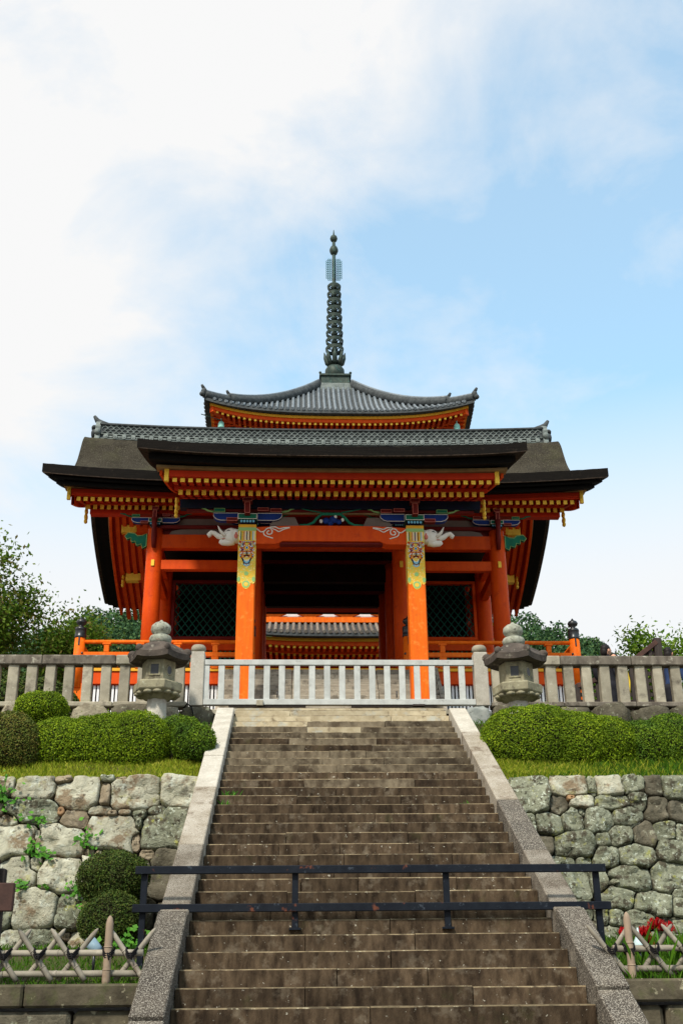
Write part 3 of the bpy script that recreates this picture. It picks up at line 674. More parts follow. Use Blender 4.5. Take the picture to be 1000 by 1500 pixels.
# ------------------------------------------------------------------ stone balustrades on rock footings
def rock_mesh(r, hx, hy, hz, seed):
    m = MB(); m.ellipsoid((0, 0, 0), (1, 1, 1), 18, 12)
    vs = []
    for v in m.v:
        v = Vector(v)
        q = Vector([math.copysign(abs(c)**0.52, c) for c in v])
        n_ = 1+0.16*mnoise.noise(v*1.7+Vector((seed*3.1, 0, 0)))+0.09*mnoise.noise(v*4+Vector((seed, 5, 0)))+0.05*mnoise.cell(v*3+Vector((seed, 2, 0)))
        vs.append((q.x*hx*n_, q.y*hy*n_, q.z*hz*n_))
    m.v = vs
    return m
for s, lab, xs_b, blab in ((-1, 'weathered stone balustrade with square balusters, left of the grey barrier', [-2.9-0.332*i for i in range(16)], 'row of rough footing rocks under the left stone balustrade'),
                           (1, 'weathered stone balustrade with square balusters, right of the grey barrier', [2.88+0.332*i for i in range(16)], 'row of rough footing rocks under the right stone balustrade')):
    ba = thing('stone_balustrade', lab, 'balustrade', (s*4, 19.8, 6.35))
    bm_ = MB(); bm_.obox((0, 0, 0), (0.091, 0, 0), (0, 0.085, 0), (0, 0, 0.365), 0, 0.012); me = bm_.mesh('baluster', M['balstone'])
    for i, x in enumerate(xs_b):
        piece('baluster', me, (x, 19.8, 6.695), ba, rot=(rng.uniform(-.01, .01), rng.uniform(-.014, .014), rng.uniform(-.08, .08)), scale=(rng.uniform(.94, 1.06), rng.uniform(.9, 1.08), 1))
    x = 2.74
    while x < 8.2:
        w = 1.32
        m = MB(); m.obox((s*(x+w/2), 19.8, 7.125), (w/2-0.004, 0, 0), (0, 0.125, 0), (0, 0, 0.088), 0, 0.015)
        m.build('handrail', M['raildark'] if x > 3.9 else M['balstone'], ba)
        m = MB(); m.obox((s*(x+w/2), 19.8, 6.30), (w/2-0.004, 0, 0), (0, 0.16, 0), (0, 0, 0.045), 0, 0.015)
        m.build('base_slab', M['raildark'] if s > 0 else M['balstone'], ba); x += w
    m = MB()      # end post beside the stairs
    m.obox((s*2.585, 19.8, 6.78), (0.125, 0, 0), (0, 0.125, 0), (0, 0, 0.50), 0, 0.012)
    ep = m.build('end_post', M['granitepale'], ba)
    m = MB(); m.lathe([(0.09, 7.275), (0.10, 7.29), (0.128, 7.31), (0.138, 7.35), (0.130, 7.39), (0.105, 7.42), (0.05, 7.435)], (s*2.585, 19.8, 0), 16)
    m.build('post_cap', M['balstone'], ep)
    fo = thing('rock_footing', blab, 'rocks', (s*4, 19.7, 5.8))
    r = random.Random(31+s); x = 2.25
    while x < 8:
        w = r.uniform(0.22, 0.36)
        m = rock_mesh(r, w, 0.24, r.uniform(0.22, 0.29), x*s)
        o = m.build('rock', M['rockblue'] if (s > 0 and x < 2.3) else M['walldark'] if r.random() < 0.35 else M['rock'], fo, None)
        o.rotation_euler = (0, r.uniform(-.12, .12), 0)
        o.location = Vector((s*(x+w), 19.70+r.uniform(-.03, .03), 6.00)) - ORG[fo.name]
        o.data.transform(Matrix.Translation(ORG[fo.name]))
        x += w*2.02

# ------------------------------------------------------------------ grey barrier across the head of the stairs
fb = thing('barrier_fence', 'low grey painted barrier fence across the top of the stairs', 'fence', (0, 19.75, 6.2))
m = MB(); m.box(-2.455, 2.455, 19.70, 19.79, 7.035, 7.135, 0, 0.006); m.build('top_rail', M['fencegrey'], fb)
m = MB(); m.box(-2.455, 2.455, 19.68, 19.80, 6.295, 6.40, 0, 0.006); m.build('bottom_rail', M['fencegrey'], fb)
m = MB(); m.obox((0, 0, 0), (0.056, 0, 0), (0, 0.03, 0), (0, 0, 0.3165), 0, 0.005); me = m.mesh('baluster', M['fencegrey'])
for i in range(18):
    piece('baluster', me, (-2.42+i*0.2735+0.0, 19.745, 6.7175), fb)
for x0, x1, z in ((-2.0, -0.62, 6.283), (0.2, 1.75, 6.283)):
    m = MB(); m.box(x0, x1, 19.70, 19.78, z-0.022, z+0.010, 0, 0.004); m.build('skid', M['plankdark'], fb)
m = MB(); m.box(-1.50, -1.38, 19.62, 19.68, 6.27, 6.37, 0, 0.008); m.build('latch_box', M['balstone'], fb)
for x in (-1.13, 1.02):
    m = MB(); m.tube([(x, 19.66, 6.42), (x, 19.66, 6.54)], 0.012, 6); m.tube([(x, 19.66, 6.44), (x, 19.69, 6.44)], 0.010, 6); m.build('latch_bolt', M['black'], fb)
m = MB(); m.box(1.30, 1.52, 19.6, 19.70, 6.255, 6.29, 0, 0.004); m.build('foot_plate', M['plankdark'], fb)

# ------------------------------------------------------------------ dark iron barrier across the lower stairs
ib = thing('iron_barrier', 'dark blue iron rail barrier standing across the lower stairs', 'barrier', (0, 12.0, 2.2))
for z, xa, xb in ((2.735, -2.42, 2.44), (2.365, -2.43, 2.46)):
    m = MB(); m.box(xa, xb, 11.955, 12.005, z-0.040, z+0.040, 0, 0.006); m.build('rail', M['iron'], ib)
for x, zb_ in ((-0.785, 2.16), (0.775, 2.16), (-2.33, 1.80), (2.345, 1.80)):
    m = MB(); m.box(x-0.032, x+0.032, 12.008, 12.06, zb_, 2.77, 0, 0.005); m.build('post', M['iron'], ib)
    m = MB(); m.box(x-0.06, x+0.06, 11.98, 12.10, zb_-0.01, zb_+0.012, 0, 0.003); m.build('foot_plate', M['iron'], ib)

# ------------------------------------------------------------------ stone lanterns
def lantern(x, y, zb, rot, label):
    t = thing('stone_lantern', label, 'lantern', (x, y, zb), 'old hexagonal stone lanterns flanking the stairs')
    H = lambda pr, mat, nm, n=6, sm=False, par=t, r0=0: None
    base = zb
    m = MB(); m.lathe([(0.20, -0.55), (0.185, 0.0), (0.172, 0.25), (0.168, 0.48)], (x, y, base), 20); m.build('shaft', M['granitepale'], t)
    m = MB(); m.lathe([(0.18, 0.47), (0.24, 0.50), (0.34, 0.55), (0.415, 0.61), (0.425, 0.625), (0.43, 0.74), (0.405, 0.765), (0.33, 0.78)], (x, y, base), 6, 0, False, rot)
    pl = m.build('platform', M['lantern'], t)
    m = MB()
    for i in range(12):
        a = rot+2*math.pi*i/12+0.26
        m.ellipsoid((x+0.315*math.cos(a), y+0.315*math.sin(a), base+0.565), (0.085, 0.085, 0.04), 8, 5)
    m.build('carved_petals', M['lantern'], pl)
    rb = 0.292
    m = MB(); m.lathe([(rb*0.93, 0.775), (rb, 0.79), (rb, 1.13), (rb*0.95, 1.15)], (x, y, base), 6, 0, False, rot); fbx = m.build('fire_box', M['lantern'], t)
    ap = rb*math.cos(math.pi/6)
    for i in range(6):
        a = rot+math.pi/6+i*math.pi/3
        n_ = Vector((math.cos(a), math.sin(a), 0)); tg = Vector((-math.sin(a), math.cos(a), 0))
        c = Vector((x, y, base+0.965))+n_*ap
        if i % 3 == 2:
            m = MB()
            for d, hx, hz in ((tg*0.085, 0.017, 0.115), (tg*-0.085, 0.017, 0.115)):
                m.obox(c+d, tg*hx, n_*0.012, (0, 0, hz), 0, 0.004)
            for dz in (0.102, -0.102): m.obox(c+Vector((0, 0, dz)), tg*0.10, n_*0.014, (0, 0, 0.016), 0, 0.004)
            m.build('window_frame', M['lantern'], fbx)
            m = MB(); m.obox(c+n_*0.0035, tg*0.068, n_*0.003, (0, 0, 0.086)); m.build('dark_window_plate', M['black'], fbx)  # black plate on the solid box paints the darkness of a hollow
        elif i % 3 == 0:
            m = MB(); m.tube([c+Vector((math.cos(b)*0, 0, 0))+tg*(0.062*math.cos(b))+Vector((0, 0, 0.085*math.sin(b))) for b in np.linspace(0, 2*math.pi, 17)], 0.012, 6, cap=False)
            m.build('window_frame', M['lantern'], fbx)
            m = MB(); m.prism([(0.055*math.cos(b), 0.078*math.sin(b)) for b in np.linspace(0, 2*math.pi, 16, endpoint=False)], lambda u, v: c+n_*0.001+tg*u+Vector((0, 0, v)), n_*0.004); m.build('dark_window_plate', M['black'], fbx)
    # cap: six sided, slightly concave, with upturned corner scrolls
    m = MB()
    rows = []
    for rr, zz, lift in ((0.30, 1.145, 0), (0.535, 1.135, 0.03), (0.55, 1.235, 0.04), (0.46, 1.32, 0.02), (0.36, 1.395, 0.0), (0.26, 1.45, 0), (0.20, 1.475, 0)):
        row = []
        for i in range(36):
            a = 2*math.pi*i/36
            am = ((a+math.pi/6) % (math.pi/3))-math.pi/6
            rad = rr*math.cos(math.pi/6)/math.cos(math.pi/6-abs(am)) if rr > 0.22 else rr
            cw = abs(abs(am)-0)/(math.pi/6); cf = (1-cw)**3
            row.append((x+rad*math.cos(a+rot), y+rad*math.sin(a+rot), base+zz+lift*cf))
        rows.append(row+[row[0]])
    m.grid(rows[:3], 0, False); m.grid(rows[2:], 0, True)
    m.add(rows[0][:-1], [list(range(36))]); m.add(rows[-1][:-1], [list(range(36))])
    cp = m.build('cap', M['lanternroof'], t)
    for i in range(6):
        a = rot+i*math.pi/3
        m = MB(); m.ellipsoid((0, 0, 0), (0.085, 0.055, 0.075), 10, 7, rotm=Matrix.Rotation(a, 3, 'Z'))
        m.v = [(p[0]+x+0.485*math.cos(a), p[1]+y+0.485*math.sin(a), p[2]+base+1.295) for p in m.v]
        m.build('corner_scroll', M['lanternroof'], cp)
    m = MB()
    m.lathe([(0.15, 1.46), (0.185, 1.50), (0.20, 1.56), (0.175, 1.61), (0.12, 1.635), (0.115, 1.65), (0.16, 1.68), (0.178, 1.74), (0.165, 1.80), (0.11, 1.85), (0.045, 1.875), (0.015, 1.91)], (x, y, base), 18)
    m.build('finial', M['lanterntop'], t)
lantern(-3.165, 18.8, 5.68, R(-68), 'old stone lantern with a pale round shaft, left of the stairs')
lantern(3.00, 18.6, 5.60, R(-76), 'old stone lantern behind the big round hedge, right of the stairs')
# thin black cable lying beside the left end post
m = MB(); m.tube([(-2.78, 19.6, 6.22), (-2.72, 19.5, 6.27), (-2.64, 19.44, 6.20), (-2.60, 19.42, 6.08), (-2.60, 19.40, 5.95)], 0.013, 6)
tag(m.build('cable', M['cord']), 'thin black cable looping over the rocks beside the left end post', 'cable')

# ------------------------------------------------------------------ bamboo fences
def bamboo_fence(side, label, xr):
    t = thing('bamboo_fence', label, 'fence', (side*3, 11.0, 1.65))
    yb = 11.0
    def pole(name, a, b, r0, r1, mat, point=True):
        a, b = Vector(a), Vector(b); d = b-a; ln = d.length
        pts = []; rr = []
        for q in np.linspace(0, 1, 9):
            pts.append(a+d*q); rr.append(r0+(r1-r0)*q)
        if point:
            pts += [b+d.normalized()*0.03, b+d.normalized()*0.055]; rr += [r1*0.72, r1*0.22]
            pts[8] = b-d.normalized()*0.015
        m = MB(); m.tube(pts, rr, 9)
        for q in (0.28, 0.62):
            c = a+d*q; m.tube([c-d.normalized()*0.006, c, c+d.normalized()*0.006], [r0*1.0, r0*1.10, r0*1.0], 9)
        return m.build(name, M[mat], t)
    x0, x1 = side*2.17, side*6.6
    for z in (1.92, 1.745):
        xs_ = x0
        while abs(xs_) < 6.5:
            xe = xs_+side*1.25
            pole('rail_pole', (xs_, yb, z), (xe, yb, z+0.004), 0.030, 0.028, 'bamboo', False); xs_ = xe+side*0.005
    for i, x in enumerate(xr):
        if isinstance(x, tuple):
            x = x[0]
            pole('upright_pole', (x, yb-0.05, 1.62), (x, yb-0.05, 2.185), 0.038, 0.035, 'bamboowarm')
        else:
            dxx = 0.15
            pole('brace_pole', (x+dxx*0.9, yb-0.045, 1.69), (x-dxx*1.18, yb-0.02, 2.09), 0.025, 0.023, 'bamboo')
            pole('brace_pole', (x-dxx*0.9, yb+0.045, 1.69), (x+dxx*1.18, yb+0.02, 2.09), 0.025, 0.023, 'bamboo')
        m = MB()
        for dz in (-0.018, 0.0, 0.018):
            m.tube([(x+0.052*math.cos(b), yb+0.082*math.sin(b), 1.92+dz+0.03*math.cos(b*2)) for b in np.linspace(0, 2*math.pi, 11)], 0.009, 5, cap=False)
        m.tube([(x, yb-0.085, 1.92), (x+0.02, yb-0.10, 1.86)], 0.008, 5)
        m.build('cord_lashing', M['cord'], t)
bamboo_fence(-1, 'low crossed bamboo fence with pointed poles, left of the stairs', [-2.28, (-2.485,), -2.81, -3.11, -3.42, -3.73, (-3.95,), -4.2, -4.5, -4.8, -5.1, (-5.3,), -5.55, -5.85, -6.15])
bamboo_fence(1, 'low crossed bamboo fence with pointed poles, right of the stairs', [2.15, (2.32,), 2.55, 2.86, 3.17, 3.48, (3.7,), 3.95, 4.25, 4.55, 4.85, (5.1,), 5.35, 5.65, 5.95])
# small garden spotlights behind the fences
t = thing('spotlight', 'small pale blue garden spotlight tilted behind the left bamboo fence', 'lamp', (-2.71, 11.5, 1.75))
m = MB(); d = Vector((-0.55, 0.2, 0.55)).normalized(); c = Vector((-2.71, 11.5, 2.0))
m.tube([c-d*0.09, c-d*0.06, c+d*0.05, c+d*0.052, c+d*0.085], [0.028, 0.052, 0.058, 0.046, 0.046], 14); m.build('housing', M['spotblue'], t)
m = MB(); m.tube([(-2.70, 11.5, 1.74), (-2.70, 11.5, 1.95)], 0.014, 8); m.build('stake', M['black'], t)
t = thing('spotlight', 'small white teardrop garden lamp behind the right bamboo fence', 'lamp', (2.60, 11.6, 1.75))
m = MB(); m.lathe([(0.02, 0.0), (0.065, 0.01), (0.062, 0.05), (0.035, 0.10), (0.012, 0.15), (0.008, 0.2)], (2.60, 11.6, 1.93), 16); m.build('housing', M['spotwhite'], t)
m = MB(); m.tube([(2.60, 11.6, 1.72), (2.60, 11.6, 1.94)], 0.012, 8); m.build('stake', M['black'], t)
# dark wooden notice board at the left edge
t = thing('notice_board', 'dark wooden board on a grey post at the left edge', 'sign', (-3.52, 10.95, 1.62))
m = MB(); m.box(-3.64, -3.48, 10.90, 11.02, 1.60, 2.66, 0, 0.012); m.build('post', M['plankdark'], t)
m = MB(); m.obox((-3.83, 10.86, 2.40), (0.47, 0, 0.0), (0, 0.03, 0), (0, 0, 0.125), 0, 0.01); m.build('board', M['plankredbrown'], t)
m = MB(); m.obox((-3.99, 10.86, 2.64), (0.47, 0, 0.0), (0, 0.03, 0), (0, 0, 0.10), 0, 0.01); m.build('board', M['plankredbrown'], t)
# ------------------------------------------------------------------ the gate
gate = thing('temple_gate', 'vermilion temple gate with thatched bark roof and porch at the head of the stairs', 'gate', (0, 30, 7.2))
RY = 31.5
def roof_solid(name, prof, hw, thick, upfn, parent, mats, nx=110, inset_lip=0.0):
    """prof: (y, z) of the top surface front to back; solid of vertical thickness"""
    m = MB()
    xs = np.linspace(-hw, hw, nx+1)
    n = len(prof)
    rag = lambda x, y: 0.010*mnoise.noise(Vector((x*7.0, y*3.0, thick*50)))+0.006*mnoise.noise(Vector((x*23.0, y*9.0, 1)))
    top = [[(x, y, z+upfn(x, i/(n-1))+rag(x, y)) for x in xs] for i, (y, z) in enumerate(prof)]
    bot = [[(x, y, z+upfn(x, i/(n-1))-thick) for x in xs] for i, (y, z) in enumerate(prof)]
    m.grid(top, 0, True); m.grid(bot, 1, False)
    m.grid([top[0], bot[0]], 1, False); m.grid([top[-1], bot[-1]], 1, False)
    for e in (0, -1):
        m.grid([[r_[e] for r_ in top], [r_[e] for r_ in bot]], 1, False)
    return m.build(name, mats, parent)
def smooth_prof(pts, n):
    ys = np.array([p[0] for p in pts]); zs = np.array([p[1] for p in pts])
    # Catmull-Rom through the points
    out = []
    t = np.linspace(0, len(pts)-1, n)
    for q in t:
        i = min(int(q), len(pts)-2); f_ = q-i
        def g(a):
            p0, p1, p2, p3 = a[max(i-1, 0)], a[i], a[i+1], a[min(i+2, len(a)-1)]
            return 0.5*(2*p1+(p2-p0)*f_+(2*p0-5*p1+4*p2-p3)*f_**2+(3*p1-p0-3*p2+p3)*f_**3)
        out.append((float(g(ys)), float(g(zs))))
    return out
half = [(5.2, 14.0), (4.5, 14.2), (3.7, 14.48), (2.9, 14.82), (2.2, 15.18), (1.7, 15.50), (1.25, 15.95), (0.95, 16.45), (0.7, 16.92), (0.4, 17.22), (0.0, 17.33)]
full = [(RY-d, z) for d, z in half] + [(RY+d, z-0.10*(d/5.2)) for d, z in half[::-1][1:]]
prof = smooth_prof(full, 61)
def up_main(x, q): return 0.25*(abs(x)/7.4)**3
def sub(pr, y0, y1, dz):
    return [(y, z+dz) for y, z in pr if y0 <= y <= y1]
roof = roof_solid('thatched_roof', prof, 7.42, 0.25, up_main, gate, [M['bark'], M['barkedge']])
roof_solid('thatch_lip', sub(prof, 26.25, 36.75, -0.252), 7.40, 0.022, up_main, roof, [M['barklip'], M['barklip']])
p2 = [(RY+(y-RY)*0.955, z-0.276) for y, z in prof]
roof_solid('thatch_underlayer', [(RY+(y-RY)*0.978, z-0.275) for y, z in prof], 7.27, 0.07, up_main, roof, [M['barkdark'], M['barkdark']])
p2 = [(RY+(y-RY)*0.955, z-0.346) for y, z in prof]
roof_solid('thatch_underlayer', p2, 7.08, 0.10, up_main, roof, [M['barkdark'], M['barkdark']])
# gable boards, ceiling boards and rafters under the main roof
p3 = [(RY+(y-RY)*0.885, z-0.46) for y, z in prof]
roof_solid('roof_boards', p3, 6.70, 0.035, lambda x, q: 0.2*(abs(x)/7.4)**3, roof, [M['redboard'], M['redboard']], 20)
for s in (-1, 1):
    m = MB()
    u = up_main(6.7, 0)
    top = [(s*6.66, y, z+u-0.035) for y, z in p3]; bot = [(s*6.66, RY+(y-RY)*0.985, z+u-0.035-0.33) for y, z in p3]
    top2 = [(s*6.74, p[1], p[2]) for p in top]; bot2 = [(s*6.74, p[1], p[2]) for p in bot]
    m.grid([top, bot, bot2, top2, top], 0, False)
    m.build('gable_board', M['red'], gate)
    m = MB()
    m.grid([[(s*6.745, p[1], p[2]) for p in top], [(s*6.745, p[1], p[2]-0.07) for p in top], [(s*6.80, p[1], p[2]-0.07) for p in top], [(s*6.80, p[1], p[2]) for p in top]], 0, False)
    m.build('gable_trim', M['tan'], gate)
def rafter_mesh(name, pts, w, h, mats, endmi):
    m = MB()
    a = [(-w/2, y, z) for y, z in pts]; b = [(w/2, y, z) for y, z in pts]
    c = [(w/2, y, z-h) for y, z in pts]; d = [(-w/2, y, z-h) for y, z in pts]
    m.grid([a, b, c, d, a], 0, False)
    m.add([a[0], b[0], c[0], d[0]], [(0, 1, 2, 3)], endmi)
    m.add([a[-1], b[-1], c[-1], d[-1]], [(0, 1, 2, 3)], endmi)
    me = m.mesh(name, mats); fix_normals(me); return me
rearp = [(y, z-0.035) for y, z in p3 if y >= RY][::3]
rear_me = rafter_mesh('rafter', rearp + [(36.45, rearp[-1][1]-0.16)], 0.125, 0.13, [M['red'], M['gold']], 0)
for s in (-1, 1):
    for i in range(13):
        x = s*(6.50-0.22*i); piece('rafter', rear_me, (x, 0, 0.18*(abs(x)/7.4)**3), gate)
def board(name, x0, x1, ya, yb, za, zb, mat, upk, hw, parent, n=30):
    m = MB(); xs = np.linspace(x0, x1, n)
    U = [upk*(abs(x)/hw)**3 for x in xs]
    A = [(x, ya, za+u) for x, u in zip(xs, U)]; B = [(x, yb, za+u) for x, u in zip(xs, U)]; C_ = [(x, yb, zb+u) for x, u in zip(xs, U)]; D = [(x, ya, zb+u) for x, u in zip(xs, U)]
    m.grid([A, B, C_, D, A], 0, False)
    for e in (0, -1): m.add([A[e], B[e], C_[e], D[e]], [(0, 1, 2, 3)])
    return m.build(name, M[mat], parent)
# eaves of the main roof, front
board('eave_strip', -6.95, 6.95, 26.86, 27.2, 13.765, 13.835, 'tan', 0.10, 7.4, gate)
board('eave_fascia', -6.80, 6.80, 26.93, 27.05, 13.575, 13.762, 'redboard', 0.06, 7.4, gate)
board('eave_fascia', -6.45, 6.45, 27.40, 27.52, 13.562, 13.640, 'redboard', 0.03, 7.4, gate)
fl_me = rafter_mesh('flying_rafter', [(26.985, 13.567), (28.2, 13.93)], 0.102, 0.115, [M['redboard'], M['gold']], 1)
bs_me = rafter_mesh('rafter', [(27.44, 13.553), (28.6, 14.03), (29.8, 14.66)], 0.100, 0.130, [M['redboard'], M['gold']], 1)
for s in (-1, 1):
    for i in range(17):
        x = s*(6.56-0.185*i); piece('flying_rafter', fl_me, (x, 0, 0.05*(abs(x)/7.4)**3), gate)
        x = s*(6.38-0.183*i); piece('rafter', bs_me, (x, 0, 0.03*(abs(x)/7.4)**3), gate)
    m = MB(); m.box(s*6.80-0.035*s, s*6.86+0.0, 26.915, 27.0, 13.50, 13.90, 0, 0.006); m.build('gold_end_plate', M['gold'], gate)
for nm, y, z, h in (('purlin', 27.72, 13.455, 0.075), ('purlin', 34.45, 14.02, 0.125), ('purlin', 32.95, 15.10, 0.12), ('ridge_beam', RY, 16.3, 0.13)):
    m = MB(); m.box(-6.36, 6.36, y-0.12, y+0.12, z-h, z+h, 0, 0.01); pu = m.build(nm, M['redboard'] if y < 28 else M['red'], gate)
    for s in (-1, 1):
        if y < 28 : L_ = 0.35
        else: L_ = 0.40
        if y < 28 or nm == 'ridge_beam': continue_cap = False
        else: continue_cap = True
        m = MB(); m.box(s*(6.372-L_), s*6.375, y-0.128, y+0.128, z-h-0.008, z+h+0.008, 0, 0.004)
        for q in (-1, 0, 1):
            m.ellipsoid((s*(6.372-L_), y-0.118, z+q*0.08), (0.10, 0.012, 0.055), 10, 6)
        if continue_cap: m.build('gold_cap', M['gold'], pu)
        # hanging gilt pendant on the gable end
        if nm == 'purlin' and abs(y-32.95) > 0.1:
            m = MB()
            xx = s*6.47
            for zz, r_ in ((z+0.16, 0.07), (z+0.02, 0.10), (z-0.14, 0.115), (z-0.26, 0.08)):
                m.ellipsoid((xx, y-0.02, zz), (0.05, r_, r_*0.85), 10, 7)
            m.tube([(xx, y-0.02, z+0.25), (xx, y-0.02, z-0.32)], [0.045, 0.03], 8)
            m.build('gold_pendant', M['gold'], pu)
# ------ porch roof (projecting bay over the stairs)
pprof = smooth_prof([(22.2, 12.75), (23.2, 13.00), (24.4, 13.36), (25.6, 13.82), (26.9, 14.44)], 16)
def up_porch(x, q): return 0.16*(abs(x)/4.35)**3
pr = roof_solid('porch_roof', pprof, 4.36, 0.215, up_porch, gate, [M['bark'], M['barkedge']], 30)
roof_solid('thatch_lip', [(y, z-0.217) for y, z in pprof], 4.34, 0.02, up_porch, pr, [M['barklip'], M['barklip']], 30)
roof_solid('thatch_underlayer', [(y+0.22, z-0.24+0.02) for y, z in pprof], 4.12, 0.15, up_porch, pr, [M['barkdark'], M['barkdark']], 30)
roof_solid('roof_boards', [(y+0.75, z+0.14-0.40) for y, z in pprof], 3.85, 0.03, lambda x, q: 0.12*(abs(x)/4.35)**3, pr, [M['redboard'], M['redboard']], 20)
board('eave_strip', -3.98, 3.98, 22.72, 23.0, 12.395, 12.452, 'tan', 0.08, 4.35, gate)
board('eave_fascia', -3.80, 3.80, 22.82, 22.94, 12.245, 12.392, 'redboard', 0.05, 4.35, gate)
board('eave_fascia', -3.62, 3.62, 23.36, 23.48, 12.190, 12.262, 'redboard', 0.03, 4.35, gate)
pf_me = rafter_mesh('flying_rafter', [(22.885, 12.237), (24.3, 12.60)], 0.100, 0.098, [M['redboard'], M['gold']], 1)
pb_me = rafter_mesh('rafter', [(23.385, 12.182), (25.0, 12.75), (27.2, 13.7)], 0.100, 0.130, [M['redboard'], M['gold']], 1)
for i in range(-20, 21):
    x = i*0.1785; piece('flying_rafter', pf_me, (x, 0, 0.045*(abs(x)/4.35)**3), gate)
for i in range(-19, 21):
    x = (i-0.5)*0.1785; piece('rafter', pb_me, (x, 0, 0.03*(abs(x)/4.35)**3), gate)
for s in (-1, 1):
    m = MB(); m.box(s*3.70, s*3.80, 22.80, 22.89, 12.15, 12.47, 0, 0.006); m.build('gold_end_plate', M['gold'], gate)
    m = MB()
    tp = [(y+0.70, z-0.28) for y, z in pprof if y < 26.2]
    a = [(s*3.86, y, z+0.11) for y, z in tp]; b = [(s*3.86, y, z-0.13) for y, z in tp]
    a2 = [(s*3.92, p[1], p[2]) for p in a]; b2 = [(s*3.92, p[1], p[2]) for p in b]
    m.grid([a, b, b2, a2, a], 0, False); m.add([a[0], b[0], b2[0], a2[0]], [(0, 1, 2, 3)])
    m.build('gable_board', M['red'], gate)
m = MB(); m.box(-3.55, 3.55, 24.05, 24.27, 12.035, 12.26, 0, 0.01); pu = m.build('porch_purlin', M['navy'], gate)
for s in (-1, 1):
    m = MB()
    for zz, r_ in ((12.22, 0.06), (12.08, 0.08), (11.95, 0.09), (11.85, 0.05)):
        m.ellipsoid((s*3.64, 24.1, zz), (0.045, r_, r_*0.85), 10, 7)
    m.tube([(s*3.64, 24.1, 12.3), (s*3.64, 24.1, 11.80)], [0.04, 0.03], 8)
    m.build('gold_pendant', M['gold'], pu)
# ------ ridge: courses of grey tiles with pierced pattern
def rz(x): return 0.16*(abs(x)/7.1)**2.5
ri = MB()
xs = np.linspace(-7.0, 7.0, 31)
for y0_, y1_, za, zb in ((31.22, 31.78, 17.140, 17.810), (31.16, 31.84, 17.810, 17.860)):
    A = [(x, y0_, za+rz(x)) for x in xs]; B = [(x, y0_, zb+rz(x)) for x in xs]; C_ = [(x, y1_, zb+rz(x)) for x in xs]; D = [(x, y1_, za+rz(x)) for x in xs]
    ri.grid([A, B, C_, D, A], 0, False)
    for e in (0, -1): ri.add([A[e], B[e], C_[e], D[e]], [(0, 1, 2, 3)])
ridge = ri.build('roof_ridge', M['tiledark'], gate)
m = MB(); m.tube([(x, RY, 17.880+rz(x)) for x in xs], 0.085, 10, flat=0.8, fdir=(0, 0, 1)); m.build('ridge_cap', M['tilegrey'], ridge)
for y_, sg in ((31.215, -1), (31.785, 1)):
    m = MB()
    for row, (zc, off) in enumerate(((17.490, 0), (17.580, 0.5), (17.670, 0), (17.760, 0.5))):
        for i in range(-38, 39):
            xc = (i+off)*0.18
            if abs(xc) > 6.85: continue
            z_ = zc+rz(xc)
            pts = [(xc+0.086*math.cos(b), y_+sg*0.012, z_+0.080*math.sin(b)) for b in np.linspace(0, math.pi, 7)]
            m.tube(pts, 0.017, 4, sm=False)
    o = m.build('pierced_tile_pattern', M['tilegrey'], ridge); o['kind'] = 'stuff'
    for zc, h in ((17.325, 0.012), (17.480, 0.012)):
        m = MB(); m.tube([(x, y_+sg*0.02, zc+rz(x)) for x in xs], 0.022, 6); m.build('tile_course', M['tilegrey'], ridge)
dm = MB(); dm.tube([(0, 0, 0), (0, -0.05, 0)], [0.078, 0.078], 12, sm=False); dm.tube([(0, -0.052, 0), (0, -0.062, 0)], [0.045, 0.035], 8, sm=False)
d_me = dm.mesh('round_tile', M['tilegrey']); fix_normals(d_me)
lm = MB(); lm.obox((0, -0.02, 0), (0.055, 0, 0), (0, 0.02, 0), (0, 0, 0.03), 0, 0.008); l_me = lm.mesh('flat_tile', M['tilegrey'])
for i in range(-24, 25):
    x = i*0.283
    piece('round_tile', d_me, (x, 31.21, 17.400+rz(x)), ridge)
    if i < 24: piece('flat_tile', l_me, (x+0.1415, 31.21, 17.390+rz(x+0.14)), ridge)
for s in (-1, 1):
    m = MB()
    # ogre-tile end: stepped plaque with scrolls and a horn
    pl = [(-0.42, 16.970), (0.42, 16.970), (0.42, 17.240), (0.34, 17.310), (0.36, 17.540), (0.30, 17.710), (0.33, 17.910), (0.22, 18.110), (0, 18.170), (-0.22, 18.110), (-0.33, 17.910), (-0.30, 17.710), (-0.36, 17.540), (-0.34, 17.310), (-0.42, 17.240)]
    m.prism(pl, lambda u, v: (s*6.98, RY+u, v), (s*0.16, 0, 0))
    for q in (-0.36, 0.36):
        for zz, r_ in ((17.110, 0.12), (17.410, 0.13), (17.690, 0.11)):
            m.ellipsoid((s*7.06, RY+q, zz), (0.10, 0.09, r_), 10, 7)
    en = m.build('ridge_end_tile', M['tilegrey'], ridge)
    m = MB(); m.tube([(s*6.75, RY, 18.050), (s*7.0, RY, 18.150), (s*7.16, RY, 18.250), (s*7.26, RY, 18.410)], [0.10, 0.10, 0.085, 0.05], 10); m.build('horn_tile', M['tiledark'], en)
    m = MB()
    for zz, r_ in ((17.410, 0.15), (17.710, 0.17), (17.910, 0.10)): m.ellipsoid((s*7.20, RY-0.1, zz), (0.10, 0.2, r_), 10, 8)
    m.build('ogre_face', M['tiledark'], en)

